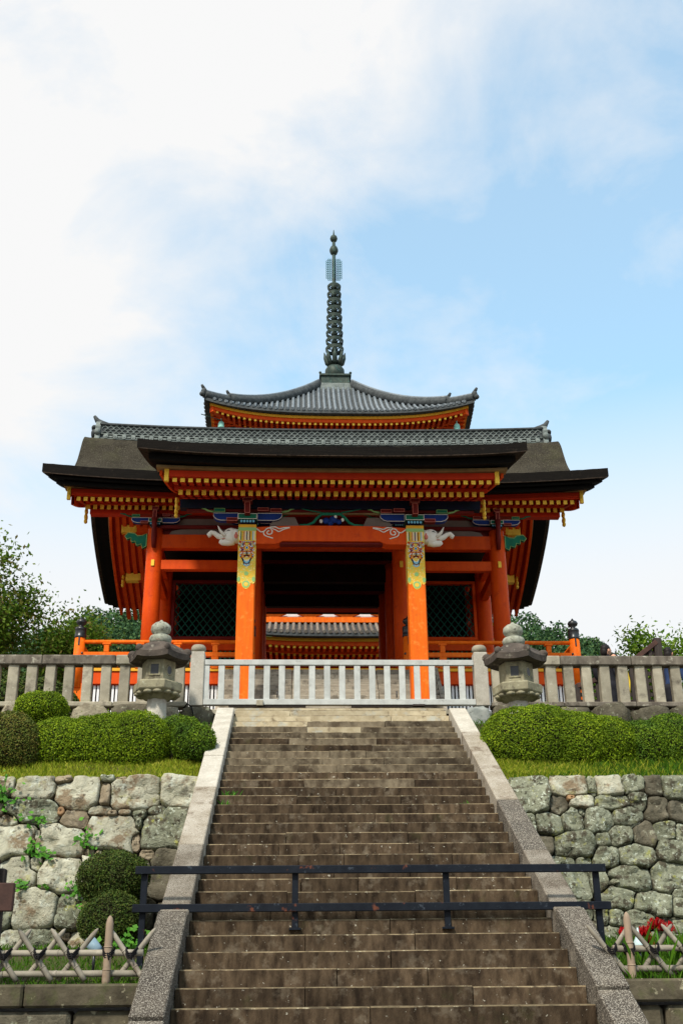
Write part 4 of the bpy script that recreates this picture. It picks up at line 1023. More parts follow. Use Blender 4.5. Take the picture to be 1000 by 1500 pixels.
# ------ podium, floor, wooden stairs
m = MB(); m.box(-6.3, 6.3, 25.95, 36.4, 6.0, 7.2, 0, 0.02); m.box(-2.9, 2.9, 23.55, 25.94, 6.0, 7.12, 0, 0.02); m.build('stone_podium', M['balstone'], gate)
m = MB(); m.box(-6.1, 6.1, 26.06, 35.5, 8.52, 8.66); m.build('floor', M['plankgrey'], gate)
m = MB(); m.box(-6.14, 6.14, 25.955, 26.05, 8.605, 8.68, 0, 0.005); m.build('floor_edge', M['yellow'], gate)
m = MB(); m.box(-6.02, 6.02, 25.99, 26.055, 8.30, 8.60, 0, 0.006); m.build('floor_beam', M['red'], gate)
for s in (-1, 1):
    m = MB(); m.box(s*5.82, s*6.06, 25.93, 26.2, 7.2, 8.297, 0, 0.01); m.build('floor_post', M['verm'], gate)
    m = MB(); m.box(s*2.55, s*5.81, 26.30, 26.34, 7.2, 8.29); m.build('dark_backing', M['darkwood'], gate)
sm_ = MB(); sm_.box(-0.026, 0.026, -0.02, 0.02, -0.54, 0.54); s_me = sm_.mesh('white_slat', M['slatwhite'])
for s in (-1, 1):
    for i in range(37): piece('white_slat', s_me, (s*(2.62+0.087*i), 26.10, 7.745), gate)
    m = MB(); m.box(s*2.58, s*5.80, 26.04, 26.16, 8.285, 8.298); m.build('slat_rail', M['redboard'], gate)
ws = gate
for i in range(9):
    z1 = 8.60-0.166*i; y1 = 25.94-0.172*i
    for (xa, xb) in ((-2.5, -0.9), (-0.89, 1.1), (1.11, 2.5)):
        j = rng.uniform(-.004, .004)
        m = MB(); m.box(xa, xb, y1-0.172, y1+0.02, z1-0.148+j, z1+j, 0, 0.012); m.build('stair_plank', M['plankgrey'], gate)
for s in (-1, 1):
    m = MB(); m.prism([(25.94, 8.70), (24.35, 7.16), (24.35, 7.02), (25.94, 7.02)], lambda u, v: (s*2.51, u, v), (s*0.09, 0, 0)); m.build('stair_string', M['plankgrey'], gate)

# ------ columns and tie beams
def column(x, y, z0, z1, r, mat='red'):
    m = MB(); m.tube([(x, y, z0), (x, y, z0+(z1-z0)*0.5), (x, y, z1-0.3), (x, y, z1)], [r, r, r*0.96, r*0.88], 24)
    c = m.build('column', M[mat], gate)
    m = MB(); m.lathe([(r*1.5, z0-0.12), (r*1.5, z0-0.02), (r*1.2, z0+0.03)], (x, y, 0), 20); m.build('base_stone', M['balstone'], c)
    return c
for yy in (27.7, 30.3, 33.0):
    for x in (-4.58, -1.96, 1.96, 4.58):
        c = column(x, yy, 8.72, 12.95, 0.225)
        if yy < 28:
            m = MB(); m.box(x-0.045, x+0.045, yy-0.245, yy-0.215, 11.84, 12.02, 0, 0.012); m.build('gold_nail_cover', M['gold'], c)
for yy in (27.7, 30.3, 33.0):
    for xa, xb in ((-4.4, -2.15), (2.15, 4.4)):
        if yy < 28:
            m = MB(); m.box(xa, xb, yy-0.11, yy+0.11, 12.40, 12.79, 0, 0.012); m.build('tie_beam', M['red'], gate)
        if yy < 28:
            m = MB(); m.box(xa, xb, yy-0.09, yy+0.09, 11.80, 12.07, 0, 0.012); m.build('tie_beam', M['red'], gate)
        else:
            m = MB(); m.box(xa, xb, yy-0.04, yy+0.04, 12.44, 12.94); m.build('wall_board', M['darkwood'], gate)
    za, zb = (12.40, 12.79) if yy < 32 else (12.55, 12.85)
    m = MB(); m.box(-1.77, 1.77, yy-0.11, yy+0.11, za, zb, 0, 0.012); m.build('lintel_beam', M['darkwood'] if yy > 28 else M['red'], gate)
    m = MB(); m.box(-4.6, 4.6, yy-0.14, yy+0.14, 12.955, 13.05, 0, 0.012); m.build('top_plate', M['maroon'], gate)
for s in (-1, 1):
    for ya, yb in ((27.93, 30.07), (30.53, 32.77)):
        for za, zb in ((12.40, 12.79), (11.80, 12.07)):
            m = MB(); m.box(s*4.58-0.10, s*4.58+0.10, ya, yb, za, zb, 0, 0.012); m.build('tie_beam', M['red'], gate)
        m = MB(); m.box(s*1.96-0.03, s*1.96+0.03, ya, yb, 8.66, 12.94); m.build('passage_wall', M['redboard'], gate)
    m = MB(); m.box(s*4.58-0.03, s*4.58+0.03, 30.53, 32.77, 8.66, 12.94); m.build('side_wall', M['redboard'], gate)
    # inner room and lattice window
    xa, xb = (2.19, 4.35) if s > 0 else (-4.35, -2.19)
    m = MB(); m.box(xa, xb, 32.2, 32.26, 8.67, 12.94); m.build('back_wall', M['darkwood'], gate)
    m = MB()
    for a, b, c, d in ((xa, xb, 12.35, 12.43), (xa, xb, 10.66, 10.75)): m.box(a, b, 30.18, 30.36, c, d, 0, 0.008)
    for a in (xa, xb-0.09): m.box(a, a+0.09, 30.18, 30.36, 10.752, 12.348, 0, 0.008)
    wf = m.build('lattice_window', [M['maroon'] if s < 0 else M['red']], gate)
    m = MB()
    x0, x1, z0, z1 = xa+0.09, xb-0.09, 10.75, 12.35
    st = 0.205
    for dr, yo in ((1, 30.25), (-1, 30.28)):
        k = -20
        while k < 40:
            # lines  (x-x0)*dr*1.25 + (z-z0) = k*st*1.25 ...
            c0 = k*st*1.3
            pts = []
            for x in np.linspace(x0, x1, 60):
                z = z0 + c0 - dr*(x-x0)*1.3
                if z0 <= z <= z1: pts.append((x, z))
            if len(pts) > 2:
                a, b = pts[0], pts[-1]
                dv = Vector((b[0]-a[0], 0, b[1]-a[1])); L_ = dv.length; dv.normalize()
                m.obox(((a[0]+b[0])/2, yo, (a[1]+b[1])/2), dv*(L_/2), (0, 0.010, 0), Vector((-dv.z, 0, dv.x))*0.0125)
            k += 1
    m.build('diamond_lattice', M['latticegreen'], wf)
    m = MB(); m.box(xa, xb, 30.20, 30.38, 10.36, 10.655, 0, 0.008); m.build('sill_beam', M['red'], gate)
    gm = MB(); gm.box(-0.022, 0.022, -0.02, 0.02, -0.21, 0.21); gme = gm.mesh('green_slat', M['green'])
    for i in range(16): piece('green_slat', gme, (xa+0.07+i*0.135, 30.27, 10.14), gate)
    m = MB(); m.box(xa, xb, 30.20, 30.38, 8.67, 9.92, 0, 0.008); m.build('lower_panel', M['red'], gate)
    m = MB(); m.box(xa, xb, 30.40, 30.44, 9.9, 10.4); m.build('dark_backing', M['darkwood'], gate)
    # plaster panels above the tie beams
    xm = s*3.27
    m = MB(); m.prism([(-0.95, 12.80), (0.95, 12.80), (0.88, 12.90), (0.62, 12.955), (-0.62, 12.955), (-0.88, 12.90)], lambda u, v: (xm+u, 27.63, v), (0, 0.05, 0)); m.build('plaster_panel', M['plaster'], gate)
    m = MB(); m.prism([(-0.95, 13.06), (0.95, 13.06), (0.80, 13.16), (0.55, 13.27), (-0.55, 13.27), (-0.80, 13.16)], lambda u, v: (xm+u, 27.66, v), (0, 0.05, 0)); m.build('plaster_panel', M['plaster'], gate)
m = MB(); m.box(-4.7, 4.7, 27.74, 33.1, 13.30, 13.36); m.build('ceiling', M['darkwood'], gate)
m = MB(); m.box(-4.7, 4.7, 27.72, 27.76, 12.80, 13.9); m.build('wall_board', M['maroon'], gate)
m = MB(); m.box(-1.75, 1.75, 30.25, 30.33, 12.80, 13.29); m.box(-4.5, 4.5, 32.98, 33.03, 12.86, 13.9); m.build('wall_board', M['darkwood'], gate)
for i in range(7):
    x = -1.5+0.5*i
    m = MB(); m.box(x-0.03, x+0.03, 27.9, 30.2, 13.22, 13.298); m.build('ceiling_batten', M['darkwood'], gate)

# ------ carved and painted bracket work
def outlined(name, c, hx, hy, hz, mat, rim, parent, t=0.012):
    x, y, z = c
    m = MB(); m.obox(c, (hx, 0, 0), (0, hy, 0), (0, 0, hz), 0, 0.004)
    yf = y-hy-0.003
    for dx, dz, ax, az in ((0, hz-t/2, hx, t/2), (0, -hz+t/2, hx, t/2), (hx-t/2, 0, t/2, hz-t), (-hx+t/2, 0, t/2, hz-t)):
        m.obox((x+dx, yf, z+dz), (ax, 0, 0), (0, 0.004, 0), (0, 0, az), 1)
    return m.build(name, [M[mat], M[rim]], parent)
def arm(name, x0, x1, y, z0, z1, hy, mat, rim, parent):
    """boat-shaped bracket arm between x0 and x1 (x1 the free end)"""
    d = 1 if x1 > x0 else -1
    L_ = abs(x1-x0); h = z1-z0
    poly = [(0, z0), (L_-0.16, z0), (L_-0.07, z0+h*0.15), (L_-0.02, z0+h*0.4), (L_, z0+h*0.6), (L_, z1), (0, z1)]
    m = MB(); m.prism(poly, lambda u, v: (x0+d*u, y-hy, v), (0, 2*hy, 0))
    pts = [(x0+d*u, y-hy-0.004, v) for u, v in poly]
    m.tube(pts+[pts[0]], 0.008, 4, 1, sm=False, cap=False)
    return m.build(name, [M[mat], M[rim]], parent)
def bracket_set(x, y, zb, sc, big):
    b = outlined('capital_block', (x, y, zb+0.07*sc), 0.22*sc, 0.22*sc, 0.07*sc, 'green', 'white', gate)
    m = MB(); m.prism([(-0.20*sc, zb), (0.20*sc, zb), (0.15*sc, zb-0.09*sc), (-0.15*sc, zb-0.09*sc)], lambda u, v: (x+u, y-0.17*sc, v), (0, 0.34*sc, 0)); m.build('capital_foot', M['navy'], b)
    m = MB()
    for i in range(5): m.ellipsoid((x+(-0.14+0.07*i)*sc, y-0.172*sc, zb-0.035*sc), (0.03*sc, 0.01, 0.035*sc), 8, 6)
    m.build('painted_petals', M['lightblue'], b)
    for s in (-1, 1):
        arm('bracket_arm', x+s*0.23*sc, x+s*0.80*sc, y, zb+0.02*sc, zb+0.20*sc, 0.09*sc, 'blue', 'white', gate)
        outlined('bearing_block', (x+s*0.66*sc, y-0.01, zb+0.262*sc), 0.13*sc, 0.12*sc, 0.045*sc, 'green' if s*x > 0 else 'maroon', 'greenpale' if s*x > 0 else 'pink', gate, 0.009)
        outlined('bearing_block', (x+s*0.36*sc, y-0.11*sc, zb+0.005*sc if s*x > 0 else zb+0.262*sc), 0.13*sc, 0.08*sc, 0.04*sc, 'maroon', 'pink', gate, 0.009)
        m = MB(); m.tube([(x+s*0.80*sc, y-0.05, zb+0.25*sc), (x+s*0.95*sc, y-0.05, zb+0.28*sc), (x+s*1.02*sc, y-0.05, zb+0.33*sc), (x+s*1.2*sc, y-0.05, zb+0.36*sc)], [0.03, 0.02, 0.025, 0.012], 6); m.build('carved_tendril', M['greenpale'] if big else M['green'], gate)
    outlined('front_arm', (x, y-0.20*sc, zb+0.22*sc), 0.065*sc, 0.20*sc, 0.14*sc, 'maroon', 'pink', gate)
    outlined('bearing_block', (x, y-0.28*sc, zb+0.43*sc), 0.11*sc, 0.11*sc, 0.05*sc, 'maroon', 'pink', gate, 0.009)
for s in (-1, 1):
    bracket_set(s*1.96, 24.16, 11.71, 1.0, True)
    bracket_set(s*1.96, 27.6, 13.08, 0.8, False)
    bracket_set(s*4.58, 27.6, 13.08, 0.8, False)
    m = MB(); m.tube([(s*4.58, 27.44, 12.35), (s*4.58, 27.40, 12.62), (s*4.58, 27.34, 12.9), (s*4.58, 27.30, 13.15)], [0.05, 0.075, 0.06, 0.085], 8); m.build('carved_nosing', M['maroon'], gate)
    # green cloud carving beside the outer column
    m = MB()
    pl = [(0.0, -0.16), (0.0, 0.20), (0.12, 0.14), (0.25, 0.13), (0.33, 0.20), (0.50, 0.22), (0.58, 0.12), (0.52, 0.04), (0.42, 0.08), (0.40, -0.04), (0.30, -0.02), (0.26, -0.14), (0.14, -0.10), (0.10, -0.22)]
    m.prism(pl, lambda u, v: (s*(4.80+u), 27.62, 12.62+v), (0, 0.12, 0))
    pts = [(s*(4.80+u), 27.615, 12.62+v) for u, v in pl]
    m.tube(pts+[pts[0]], 0.012, 4, 1, sm=False, cap=False)
    m.build('cloud_carving', [M['green'], M['greenpale']], gate)
m = MB(); m.box(-3.4, 3.4, 24.12, 24.22, 11.97, 12.03); m.build('frieze_rail', M['maroon'], gate)
m = MB(); m.box(-1.55, 1.55, 24.14, 24.2, 11.93, 11.965); m.build('frieze_strip', M['tan'], gate)
# porch pillars
for s in (-1, 1):
    x = s*1.955
    m = MB(); m.box(x-0.20, x+0.20, 23.96, 24.36, 7.13, 11.58, 0, 0.022); pl = m.build('porch_pillar', M['verm'], gate)
    m = MB(); m.box(x-0.27, x+0.27, 23.89, 24.43, 7.125, 7.30, 0, 0.03); m.build('base_stone', M['balstone'], pl)
    yf = 23.957
    m = MB()
    sc_ = [(x-0.203, 10.16)]
    for q in np.linspace(0, 1, 25):
        u = -0.203+0.406*q
        zz = 10.16 - 0.17*max(0, 1-abs(u/0.11)**2)**0.5 if abs(u) < 0.11 else 10.16-0.05*math.sin(math.pi*min(1, (abs(u)-0.11)/0.093))
        sc_.append((x+u, zz))
    poly = sc_ + [(x+0.203, 11.40), (x-0.203, 11.40)]
    m.prism(poly, lambda u, v: (u, yf-0.002, v), (0, 0.010, 0))
    for sx in (-1, 1): m.box(x+sx*0.2005, x+sx*0.2035, 23.965, 24.355, 10.2, 11.40)
    br = m.build('brocade_band', M['brocade'], pl)
    def flat(name, polys, mat, dy):
        mm = MB()
        for p in polys: mm.prism(p, lambda u, v: (x+u, yf-dy, v), (0, 0.004, 0))
        return mm.build(name, M[mat], br)
    def disc(cx, cz, rx, rz_, a0=0, a1=2*math.pi, n=20): return [(cx+rx*math.cos(a), cz+rz_*math.sin(a)) for a in np.linspace(a0, a1, n, endpoint=(a1-a0) < 6)]
    m = MB(); m.box(x-0.206, x+0.206, 23.952, 24.368, 11.50, 11.575); m.build('band', M['yellow'], br)
    m = MB(); m.box(x-0.207, x+0.207, 23.951, 24.369, 11.42, 11.50); m.build('band', M['greenpale'], br)
    m = MB(); m.box(x-0.205, x+0.205, 23.9535, 24.366, 11.17, 11.418); m.build('pleated_band', M['brocade'], br)
    for i, (cn) in enumerate(('white', 'green', 'yellow', 'pink', 'white', 'blue', 'white', 'maroon', 'yellow', 'lightblue', 'white')):
        flat('painted_stripe', [[(-0.185+0.034*i, 11.185), (-0.165+0.034*i, 11.185), (-0.165+0.034*i, 11.405), (-0.185+0.034*i, 11.405)]], cn, 0.008)
    rp = random.Random(5)
    spots_ = {}
    for k in range(150):
        u, v = rp.uniform(-0.18, 0.18), rp.uniform(10.74, 11.15)
        if abs(u) > 0.19-(11.15-v)*0.1: continue
        cn = rp.choice(('red', 'pink', 'blue', 'white', 'maroon', 'green', 'yellow', 'lightblue', 'red'))
        r_ = rp.uniform(0.010, 0.026)
        for sx in (-1, 1): spots_.setdefault(cn, []).append(disc(sx*u, v, r_, r_*rp.uniform(0.6, 1.3), n=8))
    for q_, (cn, pl_) in enumerate(sorted(spots_.items())): flat('painted_flowers', pl_, cn, 0.0062+0.0011*q_)['kind'] = 'stuff'
    flat('painted_medallion', [disc(0, 10.98, 0.062, 0.066)], 'yellow', 0.0160)
    flat('painted_medallion', [disc(0, 10.99, 0.030, 0.034)], 'lightblue', 0.0172)
    flat('painted_medallion', [disc(0, 10.985, 0.014, 0.02)], 'blue', 0.0184)
    def chev(zo, w, t): return [(-w, zo+0.13), (-w+t, zo+0.13), (-0.05, zo), (0, zo-0.03), (0.05, zo), (w-t, zo+0.13), (w, zo+0.13), (0.07, zo-t*0.8), (0, zo-0.03-t), (-0.07, zo-t*0.8)]
    for zo, w, cn, t_ in ((10.70, 0.18, 'white', 0.018), (10.675, 0.165, 'lightblue', 0.035), (10.63, 0.13, 'blue', 0.02), (10.60, 0.11, 'white', 0.012), (10.58, 0.09, 'lightblue', 0.02)):
        flat('painted_garland', [chev(zo, w, t_)], cn, 0.007)
    flat('painted_rosette', [disc(0, 10.10, 0.085, 0.085)], 'greenpale', 0.008)
    flat('painted_rosette', [disc(0, 10.10, 0.05, 0.05)], 'brocade', 0.011)
    flat('painted_rosette', [disc(-0.17, 10.22, 0.035, 0.06), disc(0.17, 10.22, 0.035, 0.06), disc(0, 10.36, 0.05, 0.05)], 'greenpale', 0.008)
    # elephant-headed beam end
    m = MB()
    yy = 24.16
    X = lambda u: s*u
    m.ellipsoid((X(2.34), yy, 11.36), (0.20, 0.15, 0.20), 16, 10)
    m.tube([(X(2.14), yy, 11.36), (X(2.30), yy, 11.36)], [0.17, 0.17], 12)
    m.tube([(X(2.28), yy, 11.24), (X(2.42), yy, 11.20), (X(2.54), yy, 11.20), (X(2.60), yy, 11.235)], [0.10, 0.085, 0.07, 0.05], 10)
    m.tube([(X(2.40), yy, 11.36), (X(2.53), yy, 11.33), (X(2.64), yy, 11.36), (X(2.73), yy, 11.43), (X(2.81), yy, 11.45), (X(2.86), yy, 11.40), (X(2.83), yy, 11.35)], [0.11, 0.085, 0.068, 0.058, 0.055, 0.052, 0.045], 10)
    el = m.build('elephant_head', M['white'], gate)
    m = MB(); m.tube([(X(2.47), yy-0.09, 11.33), (X(2.58), yy-0.11, 11.44), (X(2.65), yy-0.11, 11.58)], [0.045, 0.035, 0.008], 8); m.build('tusk', M['white'], el)
    m = MB(); m.ellipsoid((X(2.215), yy-0.145, 11.33), (0.055, 0.03, 0.085), 12, 8); m.build('ear', M['pink'], el)
    m = MB(); m.tube([(X(2.36), yy-0.135, 11.45), (X(2.40), yy-0.138, 11.46), (X(2.44), yy-0.118, 11.44)], [0.006, 0.011, 0.005], 6); m.build('eye', M['black'], el)
    m = MB(); m.tube([(X(2.44), yy-0.085, 11.275), (X(2.55), yy-0.075, 11.27)], [0.012, 0.008], 6); m.build('mouth', M['pink'], el)
    # curved tie from the porch pillar back to the gate column
    m = MB()
    pts = [(s*1.955, 24.40, 11.40), (s*1.955, 25.2, 11.62), (s*1.955, 26.3, 12.0), (s*1.955, 27.45, 12.55)]
    m.tube(pts, 0.17, 8, flat=1.2, fdir=(0, 0, 1)); m.build('curved_tie_beam', M['red'], gate)
# the rainbow beam between the porch pillars
m = MB()
xs = np.linspace(-1.752, 1.752, 41)
def ztop(x): return 11.575-0.05*(abs(x)/1.75)**3
def zbot(x): return 11.115 if abs(x) > 1.25 else 11.115+0.075*min(1, (1.25-abs(x))/0.07)
A = [(x, 24.0, zbot(x)) for x in xs]; B = [(x, 24.0, ztop(x)) for x in xs]; C_ = [(x, 24.32, ztop(x)) for x in xs]; D = [(x, 24.32, zbot(x)) for x in xs]
m.grid([A, B, C_, D, A], 0, False)
rb_ = m.build('rainbow_beam', M['red'], gate)
m = MB(); m.box(-1.2, 1.2, 24.06, 24.26, 11.135, 11.188, 0, 0.005); m.build('soffit_strip', M['maroon'], rb_)
for s in (-1, 1):
    def cv(p): return (s*-1*(486-(330+p[0]/10))*0.0169 if s < 0 else (486-(330+p[0]/10))*0.0169, 23.992, 11.56-((740+p[1]/10)-775)*0.0171)
    def sw(pts, r_, mi=0):
        P_ = smooth_prof([(q[0], q[1]) for q in pts], 6*len(pts))
        m.tube([(-(486-(330+u/10))*0.0169*(-s) , 23.992, 11.56-((740+v/10)-775)*0.0171) for u, v in P_], r_, 6, mi)
    m = MB()
    sw([(455, 372), (530, 398), (590, 440), (640, 425), (668, 392), (712, 385), (742, 420), (736, 462), (700, 476), (672, 456), (688, 425), (706, 430)], 0.016)
    sw([(640, 420), (626, 450), (642, 490), (690, 512), (758, 533)], 0.015)
    sw([(712, 372), (780, 366), (840, 392), (900, 380), (985, 372)], 0.016)
    sw([(740, 385), (795, 412), (838, 434), (900, 402), (985, 376)], 0.014)
    m.build('white_scroll', M['white'], rb_)
# frog-leg strut over the beam
m = MB()
m.tube([(-0.75, 24.02, 11.60), (-0.55, 24.02, 11.60), (-0.42, 24.02, 11.66), (-0.33, 24.02, 11.78), (-0.22, 24.02, 11.88), (0.22, 24.02, 11.88), (0.33, 24.02, 11.78), (0.42, 24.02, 11.66), (0.55, 24.02, 11.60), (0.75, 24.02, 11.60)], [0.018, 0.03, 0.035, 0.035, 0.04, 0.04, 0.035, 0.035, 0.03, 0.018], 8)
m.tube([(-0.24, 24.0, 11.91), (-0.5, 24.0, 11.96), (-0.7, 24.0, 12.0)], [0.02, 0.015, 0.008], 6); m.tube([(0.24, 24.0, 11.91), (0.5, 24.0, 11.96), (0.7, 24.0, 12.0)], [0.02, 0.015, 0.008], 6)
ks = m.build('frog_leg_strut', M['green'], gate)
m = MB()
for x, z, r_ in ((-0.12, 11.72, 0.09), (0.05, 11.75, 0.10), (0.18, 11.69, 0.07), (-0.02, 11.66, 0.07)): m.ellipsoid((x, 24.05, z), (r_, 0.05, r_*0.9), 10, 7)
m.build('carved_bird', M['blue'], ks)
m = MB()
for x, z in ((-0.24, 11.70), (0.27, 11.74), (0.1, 11.82)): m.ellipsoid((x, 24.03, z), (0.04, 0.03, 0.05), 8, 6)
m.build('carved_blossom', M['white'], ks)
for s in (-1, 1):
    m = MB()
    m.prism([(0.75, 11.62), (1.45, 11.62), (1.30, 11.84), (0.85, 11.84)], lambda u, v: (s*u, 24.13, v), (0, 0.05, 0)); m.build('plaster_panel', M['plaster'], gate)

# ------ railing round the platform
def railing(s):
    g_ = MB(); z_t, z_m, z_b = 9.335, 9.02, 8.76
    xa, xb = 2.02, 6.0
    m = MB(); m.tube([(s*xa, 26.0, z_t), (s*xb, 26.0, z_t)], 0.05, 10); rl = m.build('railing', M['verm'], gate)
    for z, h in ((z_m, 0.055), (z_b, 0.06)):
        m = MB(); m.box(s*xa, s*xb, 25.95, 26.05, z-h, z+h, 0, 0.008); m.build('rail', M['verm'], rl)
        m = MB(); m.box(s*5.95, s*6.05, 26.15, 35.3, z-h, z+h, 0, 0.008); m.build('rail', M['verm'], rl)
    m = MB(); m.tube([(s*6.0, 26.1, z_t), (s*6.0, 35.3, z_t)], 0.05, 10); m.build('rail', M['verm'], rl)
    for i, x in enumerate((2.75, 3.65, 4.55, 5.35)):
        m = MB(); m.box(s*x-0.085, s*x+0.085, 25.94, 26.06, 8.66, z_m-0.055, 0, 0.008); m.box(s*x-0.06, s*x+0.06, 25.95, 26.05, z_m+0.055, z_t-0.08, 0, 0.008); m.box(s*x-0.10, s*x+0.10, 25.94, 26.06, z_t-0.08, z_t-0.03, 0, 0.008)
        m.build('rail_post', M['verm'], rl)
    for x, tall in ((6.0, 0.0), (1.92, 0.05)):
        m = MB(); m.tube([(s*x, 26.0, 8.2), (s*x, 26.0, 9.44+tall)], [0.145, 0.125], 16); po = m.build('newel_post', M['verm'], rl)
        m = MB(); m.lathe([(0.128, 9.42), (0.140, 9.43), (0.140, 9.47), (0.132, 9.48), (0.132, 9.62), (0.140, 9.63), (0.130, 9.68), (0.07, 9.70), (0.055, 9.74), (0.11, 9.78), (0.128, 9.83), (0.10, 9.88), (0.04, 9.91), (0.012, 9.96)], (s*x, 26.0, tall), 18)
        m.box(s*x-0.018, s*x+0.018, 25.862, 25.90, 9.22+tall, 9.43+tall); m.build('finial', M['black'], po)
        m = MB(); m.ellipsoid((s*(x-0.09), 25.90, 9.03), (0.03, 0.02, 0.03), 10, 6); m.build('nail_cover', M['black'], po)
railing(-1); railing(1)
# ------------------------------------------------------------------ three-storeyed pagoda behind the gate
pag = thing('pagoda', 'three storeyed vermilion pagoda with grey tiled roofs rising behind the gate', 'pagoda', (1.0, 48, 8.6))
PX, PY = 1.0, 48.0
def pagoda_storey(ze, h, a, zt, upc, body, zfloor, tile, top):
    prt = pag
    def side_pt(q, u, v, z):      # q: side index, u along, v outwards
        c, s_ = math.cos(q*math.pi/2), math.sin(q*math.pi/2)
        return (PX + u*c + v*s_, PY + u*s_ - v*c, z)
    def prof_(t): return t*(0.55+0.45*t)
    def rz_(t, u): return ze + (zt-ze)*prof_(t) + upc*abs(u)**3.2*(1-t)**2
    m = MB()
    NT, NU = 10, 24
    for q in range(4):
        rows = []
        for i in range(NT+1):
            t = i/NT; r_ = h+(a-h)*t
            rows.append([side_pt(q, r_*u, r_, rz_(t, u)) for u in np.linspace(-1, 1, NU+1)])
        m.grid(rows, 0, True)
        us = np.linspace(-1, 1, NU+1)
        e0 = rows[0]; e1 = [side_pt(q, h*u, h, rz_(0, u)-0.13) for u in us]
        m.grid([e0, e1], 0, False)
        e2 = [side_pt(q, (h-0.22)*u, h-0.22, rz_(0, u)-0.14) for u in us]
        m.grid([e1, e2], 0, False)
    rf = m.build('roof', M['tiledark'], prt)
    pitch = 0.24
    nrow = int(2*h/pitch)
    allr = MB(); ends = MB()
    for q in range(4):
        for i in range(nrow):
            x = -h+pitch*(i+0.5)+(2*h-nrow*pitch)/2
            tm = 1.0 if abs(x) < a else (h-abs(x))/(h-a)
            if tm < 0.05: continue
            pts = []
            for t in np.linspace(0, tm, 7):
                r_ = h+(a-h)*t; u = max(-1, min(1, x/max(r_, 1e-3)))
                p = side_pt(q, x, r_+ (0.05 if t == 0 else 0), rz_(t, u)+0.035); pts.append(p)
            if q == 0:
                mm = MB(); mm.tube(pts, 0.070, 8); mm.build('tile_row', M[tile], rf)
            else: allr.tube(pts, 0.070, 6)
    o = allr.build('tile_rows', M[tile], rf); o['kind'] = 'stuff'
    # yellow and red eave boards, rafters with gilt ends, soffit
    ym, rm, raf, sof = MB(), MB(), MB(), MB()
    us = np.linspace(-1, 1, 25)
    for q in range(4):
        for mm, v0, v1, d0, d1 in ((ym, h-0.24, h-0.55, -0.15, -0.27), (rm, h-0.30, h-0.55, -0.27, -0.43), (rm, h-1.05, h-1.2, -0.44, -0.55)):
            A = [side_pt(q, v0*u, v0, rz_(0, u)+d0) for u in us]; B = [side_pt(q, v0*u, v0, rz_(0, u)+d1) for u in us]; C_ = [side_pt(q, v1*u, v1, rz_(0, u)+d1) for u in us]; D = [side_pt(q, v1*u, v1, rz_(0, u)+d0) for u in us]
            mm.grid([A, B, C_, D, A], 0, False)
        A = [side_pt(q, (h-0.4)*u, h-0.4, rz_(0, u)-0.28) for u in us]; B = [side_pt(q, body*u, body, ze-0.2+0.35) for u in us]
        sof.grid([A, B], 0, False)
        for tier, (v0, v1, d, pz) in enumerate(((h-0.36, h-1.3, -0.43, 0.06), (h-1.1, body, -0.55, 0.2))):
            n_ = int(2*v0/0.235)
            for i in range(n_):
                x = -v0+0.235*(i+0.5)+(2*v0-n_*0.235)/2
                u = x/v0; z = rz_(0, u)+d
                p0 = Vector(side_pt(q, x, v0, z-0.05)); p1 = Vector(side_pt(q, x, v1, z+pz*(v0-v1)*0.5))
                if abs(x) > v1: p1 = p0 + (p1-p0)*min(1, max(0.1, (v0-abs(x))/(v0-v1)))
                dv = (p1-p0); L_ = dv.length; dv.normalize(); sd = Vector(side_pt(q, 1, 0, 0))-Vector(side_pt(q, 0, 0, 0))
                raf.obox((p0+p1)/2, sd*0.05, dv*(L_/2), sd.cross(dv)*0.05, 0)
                raf.obox(p0-dv*0.006, sd*0.05, dv*0.008, sd.cross(dv)*0.05, 1)
    ym.build('eave_edge', M['yellow'], prt); rm.build('eave_board', M['red'], prt); sof.build('soffit', M['redboard'], prt)
    o = raf.build('rafters', [M['red'], M['gold']], prt); o['kind'] = 'stuff'
    # hip ridges with end tiles
    for q in range(4):
        def hip(t): 
            r_ = h+(a-h)*t; return Vector(side_pt(q, -r_, r_, rz_(t, -1)))
        m = MB()
        pts = [hip(t)+Vector((0, 0, 0.17)) for t in np.linspace(1.0, 0.20, 12)]
        m.tube(pts, 0.19, 8, flat=1.15, fdir=(0, 0, 1))
        hr = m.build('hip_ridge', M['tiledark'], rf)
        m = MB()
        pts2 = [p+Vector((0, 0, 0.23)) for p in pts]; m.tube(pts2, 0.075, 8); m.build('ridge_cap', M[tile], hr)
        m = MB()
        pts = [hip(t)+Vector((0, 0, 0.12)) for t in np.linspace(0.22, 0.0, 6)]; m.tube(pts, 0.15, 8, flat=1.15, fdir=(0, 0, 1))
        m.tube([p+Vector((0, 0, 0.18)) for p in pts], 0.07, 8, 1); m.build('hip_ridge', [M['tiledark'], M[tile]], rf)
        for t, sc_ in ((0.20, 1.0), (0.0, 1.0)):
            p = hip(t); dr = (hip(0)-hip(0.3)); dr.z = 0; dr.normalize()
            m = MB()
            m.ellipsoid(p+Vector((0, 0, 0.26))+dr*0.02, (0.13, 0.13, 0.19), 10, 8)
            m.tube([p+Vector((0, 0, 0.36)), p+dr*0.10+Vector((0, 0, 0.46)), p+dr*0.17+Vector((0, 0, 0.54))], [0.08, 0.07, 0.045], 8)
            m.ellipsoid(p+Vector((0, 0, 0.1))+dr*0.12, (0.12, 0.12, 0.12), 8, 6)
            m.build('end_tile', M['tiledark'], rf)
        # corner rafter and wind bell
        p = Vector(side_pt(q, -(h-0.3), h-0.3, rz_(0, -1)-0.45)); p2_ = Vector(side_pt(q, -body, body, ze-0.2))
